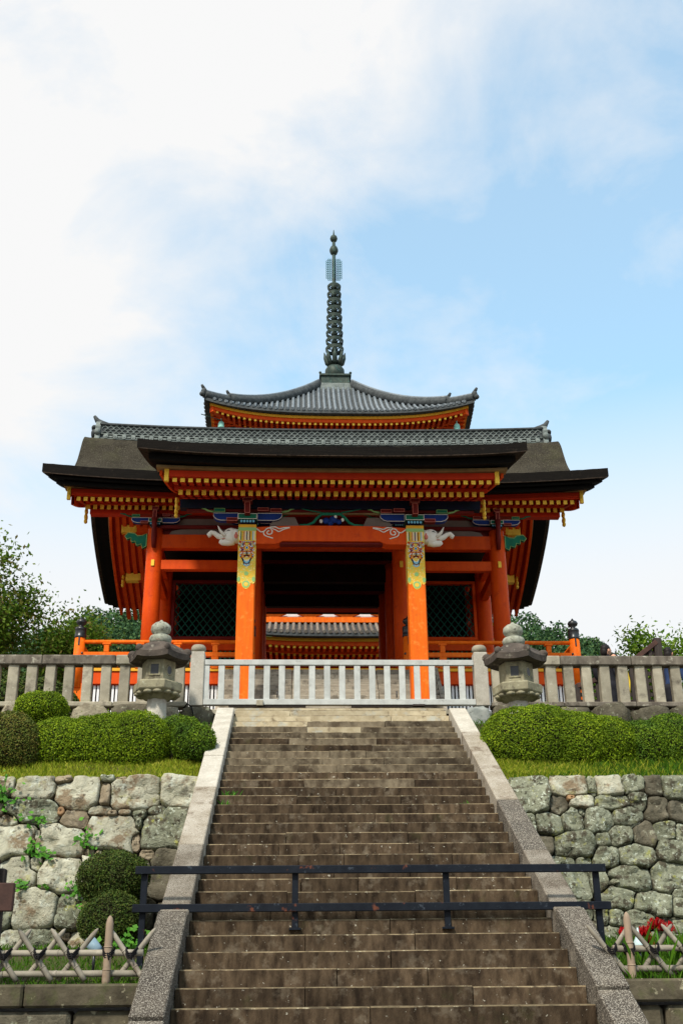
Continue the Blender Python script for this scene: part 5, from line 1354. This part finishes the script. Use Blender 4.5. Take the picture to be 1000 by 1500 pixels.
        m = MB(); dv = p2_-p; sd = Vector((0, 0, 1)).cross(dv).normalized(); m.obox((p+p2_)/2, sd*0.11, dv/2, sd.cross(dv.normalized())*0.13, 0, 0.02); m.build('corner_rafter', M['red'], prt)
        b = Vector(side_pt(q, -(h-0.72), h-0.72, rz_(0, -0.9)-0.62))
        m = MB(); m.lathe([(0.03, 0.12), (0.03, 0.0), (0.10, -0.05), (0.13, -0.12), (0.14, -0.30), (0.165, -0.36)], b, 12); m.tube([b+Vector((0, 0, -0.36)), b+Vector((0, 0, -0.6))], 0.012, 6)
        m.build('wind_bell', M['bell'], prt)
    # storey body: posts, plaster panels, bracketed balcony
    m = MB(); m.box(PX-body, PX+body, PY-body, PY+body, zfloor, ze+0.6); m.build('storey_wall', M['redboard'], prt)
    for q in range(4):
        for u in (-1, -0.36, 0.36, 1):
            if u == 1: continue
            m = MB(); p = side_pt(q, u*body, body, 0); m.tube([(p[0], p[1], zfloor), (p[0], p[1], ze+0.2)], 0.18, 12); m.build('post', M['red'], prt)
        m = MB()
        for (ua, ub) in ((-0.92, -0.44), (0.44, 0.92)):
            m.prism([(ua*body, zfloor+1.2), (ub*body, zfloor+1.2), (ub*body, zfloor+2.3), (ua*body, zfloor+2.3)], lambda u, v: side_pt(q, u, body+0.005, v), Vector(side_pt(q, 0, 0.03, 0))-Vector(side_pt(q, 0, 0, 0)))
        m.build('wall_panel', M['plaster'], prt)
pagoda_storey(14.35, 6.45, 3.4, 16.15, 0.75, 2.9, 8.6, 'tilebrown', False)
pagoda_storey(19.45, 6.20, 3.2, 21.2, 0.75, 2.7, 15.6, 'tileblue', False)
pagoda_storey(24.50, 5.85, 0.80, 28.50, 0.60, 2.5, 21.8, 'tileblue', True)
# balconies over the lower roofs: orange beams on boat-shaped arms with white plaster between
for zf, hb in ((15.60, 4.65), (21.2, 3.45)):
    for q in range(4):
        c, s_ = math.cos(q*math.pi/2), math.sin(q*math.pi/2)
        def pt(u, v, z): return (PX+u*c+v*s_, PY+u*s_-v*c, z)
        d = Vector(pt(0, 0.12, 0))-Vector(pt(0, 0, 0))
        m = MB(); m.prism([(-hb, zf-0.24), (hb, zf-0.24), (hb, zf-0.02), (-hb, zf-0.02)], lambda u, v: pt(u, hb-0.14, v), d); m.build('balcony_base', M['verm'], pag)
        m = MB(); m.prism([(-hb+0.1, zf-0.02), (hb-0.1, zf-0.02), (hb-0.1, zf+0.32), (-hb+0.1, zf+0.32)], lambda u, v: pt(u, hb-0.30, v), d*0.5); m.build('plaster_panel', M['slatwhite'], pag)
        u = -hb+0.4
        while u < hb-0.3:
            m = MB(); m.prism([(u-0.20, zf-0.02), (u+0.20, zf-0.02), (u+0.30, zf+0.04), (u+0.52, zf+0.12), (u+0.52, zf+0.20), (u-0.52, zf+0.20), (u-0.52, zf+0.12), (u-0.30, zf+0.04)], lambda a_, b_: pt(a_, hb-0.16, b_), d); m.build('balcony_arm', M['verm'], pag)
            u += 1.5
        m = MB(); m.prism([(-hb-0.3, zf+0.32), (hb+0.3, zf+0.32), (hb+0.3, zf+0.5), (-hb-0.3, zf+0.5)], lambda u_, v: pt(u_, hb+0.1, v), d); m.prism([(-hb-0.3, zf+1.0), (hb+0.3, zf+1.0), (hb+0.3, zf+1.1), (-hb-0.3, zf+1.1)], lambda u_, v: pt(u_, hb+0.1, v), d); m.build('balcony_rail', M['verm'], pag)
m = MB(); m.tube([(PX-5.1, PY-5.3, 24.25), (PX-6.0, PY-5.3, 24.55)], 0.022, 6); m.build('metal_rod', M['bronze'], pag)
# foot of the finial and the bronze spire
m = MB(); m.box(PX-0.95, PX+0.95, PY-0.95, PY+0.95, 28.270, 28.700, 0, 0.03); m.build('roof_top_block', M['tilegrey'], pag)
m = MB(); m.box(PX-0.70, PX+0.70, PY-0.70, PY+0.70, 28.700, 29.270, 0, 0.02); m.box(PX-0.78, PX+0.78, PY-0.78, PY+0.78, 29.210, 29.330, 0, 0.02)
for a_ in (-1, 1):
    for b_ in (-1, 1): m.ellipsoid((PX+a_*0.74, PY+b_*0.74, 29.370), (0.07, 0.07, 0.07), 8, 6)
m.build('dew_basin', M['bronze'], pag)
sp = MB(); sp.lathe([(0.50, 29.32), (0.48, 29.920), (0.38, 30.080), (0.22, 30.160), (0.12, 30.200), (0.085, 37.600), (0.05, 37.900)], (PX, PY, 0), 20); spire = sp.build('spire', M['bronze'], pag)
m = MB()
for i in range(8):
    a_ = i*math.pi/4
    m.tube([(PX+0.16*math.cos(a_), PY+0.16*math.sin(a_), 30.200), (PX+0.36*math.cos(a_), PY+0.36*math.sin(a_), 30.320), (PX+0.46*math.cos(a_), PY+0.46*math.sin(a_), 30.620), (PX+0.52*math.cos(a_), PY+0.52*math.sin(a_), 30.950)], [0.10, 0.13, 0.10, 0.02], 8)
m.build('lotus_petals', M['bronze'], spire)
for i in range(9):
    z = 31.050+0.468*i; r_ = 0.445-0.0135*i
    m = MB()
    n = 24
    for (ra, za), (rb2, zb2) in (((r_, z), (r_+0.02, z+0.13)), ((r_+0.02, z+0.13), (r_-0.03, z+0.20)), ((r_-0.03, z+0.20), (r_-0.05, z+0.13)), ((r_-0.05, z+0.13), (r_-0.04, z)), ((r_-0.04, z), (r_, z))):
        m.grid([[(PX+ra*math.cos(t), PY+ra*math.sin(t), za) for t in np.linspace(0, 2*math.pi, n+1)], [(PX+rb2*math.cos(t), PY+rb2*math.sin(t), zb2) for t in np.linspace(0, 2*math.pi, n+1)]], 0, True)
    for k in range(6):
        a_ = k*math.pi/3+0.3
        m.tube([(PX+0.09*math.cos(a_), PY+0.09*math.sin(a_), z+0.02), (PX+r_*math.cos(a_), PY+r_*math.sin(a_), z+0.10)], 0.028, 6)
        m.tube([(PX+(r_-0.02)*math.cos(a_), PY+(r_-0.02)*math.sin(a_), z+0.02), (PX+(r_-0.1)*math.cos(a_), PY+(r_-0.1)*math.sin(a_), z-0.16), (PX+(r_-0.2)*math.cos(a_), PY+(r_-0.2)*math.sin(a_), z-0.2)], [0.05, 0.045, 0.02], 6)
    m.lathe([(0.13, z-0.05), (0.16, z+0.02), (0.16, z+0.12), (0.13, z+0.18)], (PX, PY, 0), 12)
    m.build('spire_ring', M['bronze'], spire)
for k in range(4):
    m = MB()
    a_ = k*math.pi/2
    for j in range(12):
        z = 35.350+0.113*j
        for rr in (0.16, 0.27, 0.36):
            if rr > 0.30 and j in (0, 11): continue
            m.tube([(PX+(rr+0.05*math.cos(b))*math.cos(a_), PY+(rr+0.05*math.cos(b))*math.sin(a_), z+0.055*math.sin(b)) for b in np.linspace(0, 2*math.pi, 8)], 0.016, 4, sm=False, cap=False)
    m.build('flame_fretwork', M['verdigris'], spire)
m = MB(); m.lathe([(0.06, 37.000), (0.17, 37.100), (0.225, 37.250), (0.225, 37.360), (0.16, 37.520), (0.07, 37.620)], (PX, PY, -0.12), 16); m.build('bead', M['bronze'], spire)
m = MB(); m.lathe([(0.06, 37.750), (0.16, 37.860), (0.20, 37.980), (0.16, 38.120), (0.05, 38.220), (0.015, 38.550)], (PX, PY, -0.05), 16); m.build('jewel', M['bronze'], spire)

# ------------------------------------------------------------------ hedges, shrubs
def blob_shrub(name, label, blobs, mat, dens, ln, wd, seed, group=None, zmin=None):
    global nrng
    nrng = np.random.RandomState(seed)
    Cs = []; Ns = []
    B = [(np.array(c), np.array(r_)) for c, r_ in blobs]
    for i, (c, r_) in enumerate(B):
        area = 4*np.pi*((r_[0]*r_[1])**1.6/3+(r_[0]*r_[2])**1.6/3+(r_[1]*r_[2])**1.6/3)**(1/1.6)
        n = int(area*dens)
        d = nrng.normal(0, 1, (n, 3)); d /= np.linalg.norm(d, axis=1, keepdims=True)
        d /= (np.abs(d)**2.15).sum(1, keepdims=True)**(1/2.15)
        p = c + d*r_
        f3 = np.array([0.05*mnoise.noise(Vector(q*2.2)) + 0.022*mnoise.noise(Vector(q*7.0)) for q in p])
        nr = d/r_; nr /= np.linalg.norm(nr, axis=1, keepdims=True)
        p = p + nr*(f3[:, None] + nrng.uniform(-0.045, 0.010, (n, 1)) + np.where(nrng.rand(n, 1) < 0.02, nrng.uniform(0.01, 0.07, (n, 1)), 0))
        keep = np.ones(n, bool)
        for j, (c2, r2) in enumerate(B):
            if j != i: keep &= (np.abs((p-c2)/(r2*0.97))**2.15).sum(1) > 0.90
        if zmin is not None: keep &= p[:, 2] > zmin(p)
        Cs.append(p[keep]); Ns.append(nr[keep])
    C_ = np.concatenate(Cs); N_ = np.concatenate(Ns)
    Q = leaf_quads(C_, N_, ln, wd, 0.75)
    base = (float(np.mean([b[0][0] for b in blobs])), float(np.mean([b[0][1] for b in blobs])), float(min(b[0][2]-b[1][2] for b in blobs)))
    t = thing(name, label, 'shrub', base, group)
    quads('foliage', Q, M[mat], None, t)
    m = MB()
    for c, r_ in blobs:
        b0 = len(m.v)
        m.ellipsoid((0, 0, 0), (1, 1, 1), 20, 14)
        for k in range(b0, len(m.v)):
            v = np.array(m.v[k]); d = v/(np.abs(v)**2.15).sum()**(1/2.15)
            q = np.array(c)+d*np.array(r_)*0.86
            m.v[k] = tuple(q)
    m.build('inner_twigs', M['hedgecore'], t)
    return t
blob_shrub('clipped_hedge', 'long low lumpy clipped hedge on the grass bank, left of the stairs', [((-4.45, 17.35, 5.03), (0.60, 0.50, 0.50)), ((-4.0, 17.38, 5.02), (0.58, 0.52, 0.51)), ((-3.65, 17.35, 5.04), (0.55, 0.54, 0.53)), ((-3.26, 17.32, 5.04), (0.55, 0.56, 0.56))], 'hedgelime', 6500, 0.029, 0.018, 1)
blob_shrub('clipped_hedge', 'rust tinged clipped shrub at the left edge, beside the long hedge', [((-5.10, 17.0, 5.02), (0.48, 0.45, 0.50)), ((-5.9, 17.1, 5.0), (0.6, 0.5, 0.55))], 'hedgerust', 6000, 0.029, 0.018, 2)
blob_shrub('clipped_hedge', 'small round clipped shrub in front of the left balustrade', [((-5.0, 18.4, 5.90), (0.46, 0.42, 0.31))], 'hedgelime', 6500, 0.029, 0.018, 3)
blob_shrub('clipped_hedge', 'small clipped shrub next to the left kerb of the stairs', [((-2.44, 17.15, 5.10), (0.25, 0.34, 0.37)), ((-2.22, 16.9, 5.02), (0.235, 0.25, 0.27))], 'hedge', 6500, 0.029, 0.018, 4)
blob_shrub('clipped_hedge', 'dark low shrub at the foot of the left stone lantern', [((-2.72, 18.2, 5.48), (0.40, 0.35, 0.24))], 'hedge', 6500, 0.029, 0.018, 5)
blob_shrub('clipped_hedge', 'biggest rounded clipped hedge on the bank, right of the stairs', [((2.98, 17.35, 5.06), (0.90, 0.62, 0.67)), ((3.45, 17.38, 5.04), (0.90, 0.62, 0.62)), ((3.95, 17.40, 5.02), (0.70, 0.58, 0.55))], 'hedgelime', 6500, 0.029, 0.018, 6)
blob_shrub('clipped_hedge', 'lower clipped hedge at the right edge, touching the biggest hedge', [((4.72, 17.45, 4.98), (0.5, 0.55, 0.52)), ((5.15, 17.45, 5.0), (0.60, 0.55, 0.58)), ((5.9, 17.5, 4.98), (0.7, 0.55, 0.55))], 'hedge', 6000, 0.029, 0.018, 7)
blob_shrub('clipped_shrub', 'dark dome shrub against the left stone wall, the upper of two', [((-3.105, 15.0, 2.92), (0.46, 0.42, 0.36))], 'hedgedark', 7500, 0.025, 0.016, 8)
blob_shrub('clipped_shrub', 'dark dome shrub against the left stone wall, the lower of two', [((-3.03, 14.55, 2.38), (0.41, 0.38, 0.34))], 'hedgedark', 7500, 0.025, 0.016, 9)

# ------------------------------------------------------------------ grass
def grass(name, pts, h, w, mat, seed, lean=0.35):
    global nrng
    nrng = np.random.RandomState(seed)
    n = len(pts)
    a = nrng.uniform(0, 2*np.pi, n); hh = h*nrng.uniform(0.45, 1.25, n)
    dx = np.cos(a)*w; dy = np.sin(a)*w
    lx = nrng.normal(0, lean, n)*hh; ly = nrng.normal(-0.15*lean, lean, n)*hh
    b0 = np.stack([pts[:, 0]-dx, pts[:, 1]-dy, pts[:, 2]], 1); b1 = np.stack([pts[:, 0]+dx, pts[:, 1]+dy, pts[:, 2]], 1)
    m1 = np.stack([pts[:, 0]+dx*0.7+lx*0.4, pts[:, 1]+dy*0.7+ly*0.4, pts[:, 2]+hh*0.6], 1)
    tp = np.stack([pts[:, 0]+lx, pts[:, 1]+ly, pts[:, 2]+hh], 1)
    Q = np.stack([b0, b1, m1, tp], 1)
    o = quads(name, Q, M[mat])
    o['kind'] = 'stuff'
    return o
rn = np.random.RandomState(17)
def bank_pts(n, xa, xb, ya, yb):
    x = rn.uniform(xa, xb, n); y = rn.uniform(ya, yb, n)
    return np.stack([x, y, np.array([bank_z(q) for q in y])-0.01], 1)
grass('bank_grass', bank_pts(15000, -7.5, -2.14, 16.08, 17.1), 0.085, 0.006, 'grass', 1)
grass('bank_grass', bank_pts(13000, 2.14, 7.5, 16.08, 17.1), 0.085, 0.006, 'grassgreen', 2)
grass('bank_grass', np.concatenate([bank_pts(1500, 2.14, xe_, 16.08, 16.95) for xe_ in (2.6, 3.0, 3.6, 4.6, 7.5)]), 0.10, 0.006, 'grass', 12)
grass('bank_grass', bank_pts(3500, -7.5, -2.14, 17.1, 19.4), 0.10, 0.006, 'grassgreen', 3)
grass('bank_grass', bank_pts(3500, 2.14, 7.5, 17.1, 19.4), 0.10, 0.006, 'grassgreen', 4)
def strip_pts(n, xa, xb, ya, yb):
    x = rn.uniform(xa, xb, n); y = rn.uniform(ya, yb, n)
    return np.stack([x, y, np.interp(y, [10.72, 11.5, 13, 15.2, 15.9], [1.62, 1.72, 1.95, 2.10, 2.15])-0.01], 1)
grass('garden_grass', strip_pts(8000, -6.5, -2.17, 10.76, 12.6), 0.055, 0.006, 'grassgreen', 5)
grass('garden_grass', strip_pts(7000, 2.17, 6.5, 10.80, 12.6), 0.11, 0.006, 'grassgreen', 6)
grass('garden_grass', strip_pts(4000, -6.5, -2.17, 12.6, 15.5), 0.07, 0.007, 'grassgreen', 7)
grass('garden_grass', strip_pts(5000, 2.17, 6.5, 12.6, 15.5), 0.12, 0.007, 'grassgreen', 8)
# a few tall blades among the right fence, and tufts on the steps
tp = np.stack([rn.uniform(2.35, 3.5, 60), rn.uniform(10.85, 11.5, 60), np.full(60, 1.68)], 1)
grass('tall_grass', tp, 0.42, 0.008, 'grassgreen', 9, 0.3)
def tuft(x, y, z, n, h, lab):
    p = np.stack([rn.normal(x, 0.05, n), rn.normal(y, 0.02, n), np.full(n, z)], 1)
    o = grass('grass_tuft', p, h, 0.007, 'weed', int(abs(x*100)+n), 0.5); o['kind'] = 'thing'
    tag(o, lab, 'grass tuft')
tuft(-1.66, Y0-13*TREAD+0.22, Z0-13*RISE, 40, 0.10, 'small tuft of weeds on a step beside the left kerb, higher one')
tuft(-1.72, Y0-14*TREAD+0.22, Z0-14*RISE, 24, 0.09, 'small tuft of weeds on a step beside the left kerb, lower one')
tuft(1.50, Y0-14*TREAD+0.22, Z0-14*RISE, 16, 0.07, 'small tuft of weeds on a step beside the right kerb')

# ------------------------------------------------------------------ weeds growing out of the left wall
def weed(x, z, rx, rz_, n, lab, leaf=0.075, y=None):
    global nrng
    nrng = np.random.RandomState(int(abs(x*997+z*331)) % 10000)
    yy = (wall_y(z)-0.10) if y is None else y
    C_ = np.stack([nrng.normal(x, rx*0.5, n), nrng.uniform(yy-0.13, yy+0.02, n), nrng.normal(z, rz_*0.5, n)], 1)
    N_ = np.tile(np.array([[0, -0.7, 0.6]]), (n, 1))
    t = thing('wall_weed', lab, 'plant', (x, yy, z-rz_), None)
    quads('leaves', leaf_quads(C_, N_, leaf, leaf*0.72, 0.45), M['weed'], None, t)
    m = MB()
    for k in range(5):
        c = C_[k]; m.tube([(x, yy+0.12, z-rz_*0.4), ((x+c[0])/2, yy, (z+c[2])/2), tuple(c)], 0.005, 5)
    m.build('stems', M['weed'], t)
weed(-4.86, 4.10, 0.30, 0.26, 110, 'biggest clump of leafy weeds, top left of the stone wall')
weed(-4.33, 3.77, 0.22, 0.10, 34, 'weed under the long pale stone of the left wall')
weed(-4.34, 3.38, 0.16, 0.15, 34, 'left of two neighbouring weeds in the middle of the left wall')
weed(-4.13, 3.28, 0.16, 0.10, 26, 'right of two neighbouring weeds in the middle of the left wall')
weed(-3.60, 3.50, 0.14, 0.19, 36, 'heart leaved weed left of the large square stone in the wall', 0.085)
weed(-4.40, 2.89, 0.11, 0.10, 18, 'small weed low on the left wall above a yellowish stone')
weed(-4.10, 2.87, 0.07, 0.05, 10, 'tiniest weed low on the left wall')
weed(-3.70, 2.83, 0.14, 0.13, 28, 'weed at the left side of the upper dome shrub')
weed(-3.50, 2.60, 0.14, 0.10, 24, 'weed between the two dome shrubs')
weed(-2.72, 2.08, 0.30, 0.20, 130, 'leafy fern under the dome shrubs beside the stair kerb', 0.07, 14.0)
# red spider lilies by the right fence
def lily(x, y, z, lab, sc=1.0):
    t = thing('spider_lily', lab, 'flower', (x, y, 1.8), 'red spider lilies behind the right bamboo fence')
    m = MB(); m.tube([(x, y, 1.80), (x+0.01, y, (1.8+z)/2), (x, y, z)], 0.008, 6); m.build('stalk', M['weed'], t)
    m = MB()
    r = random.Random(int(x*1000))
    for k in range(44):
        a_ = r.uniform(0, 2*math.pi); e = r.uniform(-0.3, 1.3); d = Vector((math.cos(a_)*math.cos(e), math.sin(a_)*math.cos(e), math.sin(e)))
        p0 = Vector((x, y, z)); p1 = p0+d*0.04*sc; p2_ = p0+d*0.07*sc+Vector((0, 0, 0.02)); p3_ = p0+d*0.08*sc+Vector((0, 0, -0.01))*sc
        m.tube([p0, p1, p2_, p3_], [0.003, 0.006, 0.005, 0.002], 4)
    m.build('petals', M['petal'], t)
lily(2.88, 11.9, 2.14, 'red spider lily, highest of the blooms', 1.25)
lily(2.74, 11.9, 2.07, 'red spider lily, left below the highest bloom', 1.1)
lily(2.98, 11.9, 2.12, 'red spider lily, nearest the right edge of the picture', 1.2)
lily(2.55, 11.9, 2.09, 'red spider lily apart from the others, left of the bunch', 0.8)
lily(2.80, 12.0, 2.00, 'red spider lily, lowest of the blooms', 1.0)

# ------------------------------------------------------------------ trees
def tree(name, label, base, top, spread, mat, nleaf, leaf, seed, ntips=60, cat='tree', trunk_r=0.16, lobes=None, depth=3, group=None):
    r = random.Random(seed)
    global nrng
    nrng = np.random.RandomState(seed)
    t = thing(name, label, cat, base, group)
    base = Vector(base); m = MB(); tips = []; segs = []
    def grow(p, d, L_, rad, lv):
        pts = [p]; rr = [rad]; q = p
        nseg = 4
        for k in range(nseg):
            d = (d+Vector((r.gauss(0, .13), r.gauss(0, .13), r.gauss(0.03, .08)))).normalized()
            q = q+d*(L_/nseg); pts.append(q); rr.append(rad*(1-0.45*(k+1)/nseg))
            if lv >= 2 or (lv == 1 and k >= 1): tips.append((q, 1.0 if lv < depth else 0.8))
        segs.append((pts, rr, 7 if lv < 2 else 5))
        if lv < depth:
            for k in range(r.choice((3, 4)) if lv else 5):
                a_ = r.uniform(0, 2*math.pi); s_ = r.uniform(0.45, 1.05)
                nd = (d*r.uniform(0.35, 0.8)+Vector((math.cos(a_)*s_*spread, math.sin(a_)*s_*spread, r.uniform(0.0, 0.5)))).normalized()
                grow(pts[r.choice((2, 3, 4))], nd, L_*r.uniform(0.55, 0.8), rad*0.52, lv+1)
    H = top-base.z
    grow(base, Vector((0.05, 0, 1)), H*0.42, trunk_r, 0)
    fz = (H*0.97)/max(q.z-base.z for q, w in tips)
    def nz_(q): return base+(q-base)*fz
    tips = [(nz_(q), w) for q, w in tips]
    for pts, rr, n_ in segs: m.tube([nz_(q) for q in pts], rr, n_)
    m.build('trunk', M['trunk'], t)
    T = np.array([tuple(q) for q, w in tips]); k = len(T)
    idx = nrng.randint(0, k, nleaf)
    sg = H*0.055
    C_ = T[idx]+nrng.normal(0, sg, (nleaf, 3))*np.array([1, 1, 0.8])
    N_ = nrng.normal(0, 0.6, (nleaf, 3))+np.array([[0, 0, 0.7]])
    quads('crown', leaf_quads(C_, N_, leaf, leaf*0.5, 0.5), M[mat], None, t)
    return t
tree('cherry_tree', 'dark green spreading tree with thin tips, left of the gate', (-9.6, 36, 8.0), 15.6, 0.95, 'leafdark', 25000, 0.155, 12)
tree('cherry_tree', 'lower dark tree in the corner behind the left balustrade', (-12.6, 33, 7.0), 13.2, 1.0, 'leafdark', 15000, 0.15, 5)
tree('broadleaf_tree', 'bushy small tree between the dark tree and the gate', (-8.4, 40, 8.0), 12.6, 1.0, 'leafdark', 14000, 0.15, 8)
tree('maple_tree', 'light green leafy tree behind the sloping dark fence at the right', (9.3, 29.5, 6.1), 10.6, 0.8, 'leaflime', 18000, 0.125, 21, trunk_r=0.09)
tree('maple_tree', 'light green leafy tree cut by the right edge of the picture', (10.9, 29.0, 6.1), 11.7, 0.85, 'leaflime', 30000, 0.125, 23, trunk_r=0.10)
# wood on the hill: many crowns, read as one mass
def forest():
    global nrng
    nrng = np.random.RandomState(4)
    Cs = []; Ns = []
    for i in range(520):
        y = nrng.uniform(100, 160); x = nrng.uniform(-80, 90)*y/150
        if -14 < x*150/y < 20 or abs(x*150/y) > 62: continue
        z = hill_z(x, y); R_c = nrng.uniform(2.0, 3.6); n = int(800)
        d = nrng.normal(0, 1, (n, 3)); d /= np.linalg.norm(d, axis=1, keepdims=True); d[:, 2] = np.abs(d[:, 2])*1.0-0.25
        rad = R_c*nrng.uniform(0.65, 1.05, (n, 1))
        p = np.array([x, y, z+R_c*0.9])+d*rad*np.array([1, 1, 1.25])
        Cs.append(p); Ns.append(d)
    C_ = np.concatenate(Cs); N_ = np.concatenate(Ns)
    o = quads('hillside_forest', leaf_quads(C_, N_, 0.40, 0.32, 0.7), M['leafhill'])
    o['kind'] = 'stuff'
forest()
# low bushes seen through the left balustrade
blob_shrub('bush', 'dark loose bush behind the left stone balustrade', [((-6.6, 22.5, 6.6), (1.5, 0.9, 1.0)), ((-8.6, 23, 6.5), (1.4, 0.9, 1.0))], 'hedgedark', 900, 0.08, 0.05, 31)

# ------------------------------------------------------------------ dark lattice fence and people on the right
lf = thing('lattice_fence', 'dark brown wooden lattice fence with a sloping top behind the right balustrade', 'fence', (6.0, 22.6, 6.1))
def top_z(x): return float(np.interp(x, [5.0, 5.95, 6.90], [7.35, 7.66, 8.36]))
m = MB(); m.box(6.80, 6.96, 22.50, 22.66, 6.1, 8.42, 0, 0.012); m.build('post', M['plankdark'], lf)
m = MB(); m.box(5.00, 5.12, 22.50, 22.66, 6.1, 7.40, 0, 0.012); m.build('post', M['plankdark'], lf)
m = MB()
for a_, b_ in ((5.06, 5.95), (5.95, 6.86)):
    p, q = Vector((a_, 22.56, top_z(a_))), Vector((b_, 22.56, top_z(b_))); d = q-p; L_ = d.length; d.normalize()
    m.obox((p+q)/2, d*(L_/2), (0, 0.07, 0), Vector((-d.z, 0, d.x))*0.05, 0, 0.008)
m.build('top_rail', M['plankredbrown'], lf)
x = 5.2
while x < 6.8:
    m = MB(); m.box(x-0.04, x+0.04, 22.53, 22.56, 6.15, top_z(x)-0.04); m.build('slat', M['plankdark'], lf); x += 0.15
z = 6.3
while z < 8.2:
    xa = 5.1 if z < 7.3 else float(np.interp(z, [7.35, 7.66, 8.36], [5.0, 5.95, 6.9]))+0.05
    if xa < 6.75:
        m = MB(); m.box(xa, 6.80, 22.565, 22.595, z-0.04, z+0.04); m.build('slat', M['plankdark'], lf)
    z += 0.15
def person(x, y, z, h, face, shirt, trousers, lab, pack=None):
    """standing figure, facing angle (0 = towards +y)"""
    t = thing('person', lab, 'person', (x, y, z))
    s_ = h/1.70
    c, sn = math.cos(face), math.sin(face)
    def W(p): return (p[0]*s_*c - p[1]*s_*sn, p[0]*s_*sn + p[1]*s_*c, p[2]*s_)
    J = {'pel': (0, 0, .93), 'wa': (0, 0, 1.06), 'ch': (0, 0.01, 1.25), 'nb': (0, 0, 1.42), 'nk': (0, 0.01, 1.49), 'hd': (0, .02, 1.56)}
    E = [('pel', 'wa'), ('wa', 'ch'), ('ch', 'nb'), ('nb', 'nk'), ('nk', 'hd')]
    Rr = {'pel': .145, 'wa': .125, 'ch': .145, 'nb': .10, 'nk': .055, 'hd': .055}
    for q, nm in ((-1, 'l'), (1, 'r')):
        J.update({nm+'sh': (q*.185, 0, 1.39), nm+'el': (q*.235, 0.0, 1.12), nm+'wr': (q*.22, .10, .90), nm+'ha': (q*.21, .13, .80), nm+'hp': (q*.09, 0, .88), nm+'kn': (q*.10, .02, .50), nm+'an': (q*.10, 0, .09), nm+'to': (q*.11, .13, .03)})
        Rr.update({nm+'sh': .065, nm+'el': .045, nm+'wr': .032, nm+'ha': .032, nm+'hp': .095, nm+'kn': .062, nm+'an': .045, nm+'to': .038})
        E += [('nb', nm+'sh'), (nm+'sh', nm+'el'), (nm+'el', nm+'wr'), (nm+'wr', nm+'ha'), ('pel', nm+'hp'), (nm+'hp', nm+'kn'), (nm+'kn', nm+'an'), (nm+'an', nm+'to')]
    ks_ = list(J); me = bpy.data.meshes.new('body')
    me.from_pydata([W(J[k]) for k in ks_], [(ks_.index(a_), ks_.index(b_)) for a_, b_ in E], [])
    me.materials.append(M[shirt]); me.materials.append(M[trousers]); me.materials.append(M['skin'])
    o = bpy.data.objects.new('body', me); COL.objects.link(o); o.parent = t; ORG[o.name] = Vector((x, y, z))
    md = o.modifiers.new('skin', 'SKIN'); md.use_smooth_shade = True
    for i, k in enumerate(ks_):
        v = me.skin_vertices[0].data[i]; v.radius = (Rr[k]*s_, Rr[k]*s_*0.85); v.use_root = (k == 'pel')
    o.modifiers.new('sub', 'SUBSURF').levels = 1; o.modifiers['sub'].render_levels = 2
    m = MB()
    rz3 = Matrix.Rotation(face, 3, 'Z')
    def WP(p): q = W(p); return Vector((q[0]+x, q[1]+y, q[2]+z))
    m.ellipsoid(WP((0, .02, 1.60)), (.076*s_, .092*s_, .112*s_), 14, 10, rotm=rz3)
    m.ellipsoid(WP((0, .115, 1.585)), (.014*s_, .020*s_, .022*s_), 8, 6, rotm=rz3)
    for q in (-1, 1):
        m.ellipsoid(WP((q*.079, .01, 1.59)), (.012*s_, .025*s_, .034*s_), 8, 6, rotm=rz3)
    hd = m.build('head', M['skin'], t)
    m = MB()
    for q in (-1, 1): m.ellipsoid(WP((q*.030, .104, 1.61)), (.012*s_, .008*s_, .007*s_), 8, 5, rotm=rz3)
    m.ellipsoid(WP((0, .106, 1.545)), (.022*s_, .007*s_, .006*s_), 8, 5, rotm=rz3); m.build('eyes_and_mouth', M['hair'], hd)
    m = MB(); m.ellipsoid(WP((0, -.008, 1.635)), (.087*s_, .100*s_, .098*s_), 14, 10, rotm=rz3); m.ellipsoid(WP((0, -.05, 1.575)), (.080*s_, .062*s_, .10*s_), 12, 8, rotm=rz3); m.build('hair', M['hair'], hd)
    m = MB(); m.lathe([(.115*s_, .50*s_), (.13*s_, .7*s_), (.165*s_, .88*s_), (.16*s_, .97*s_)], (x, y, z), 14, sx=1.2); m.build('trousers', M[trousers], t)
    if pack:
        m = MB(); a_ = WP((0, -.20, 1.22)); m.ellipsoid(a_, (.15*s_, .11*s_, .24*s_), 14, 10, rotm=rz3); m.build('backpack', M[pack], t)
    return t
person(5.42, 21.4, 6.12, 1.79, R(-70), 'clothblack', 'clothblack', 'person with short dark hair in black, passing behind the right balustrade beside the orange post', 'clothblack')
person(5.72, 21.9, 6.12, 1.75, R(160), 'clothyellow', 'clothblack', 'person in yellow, only the top of the dark head above the right balustrade')
person(6.72, 21.5, 6.12, 1.76, R(-40), 'clothnavy', 'clothblack', 'person in navy with dark hair at the far right behind the balustrade')
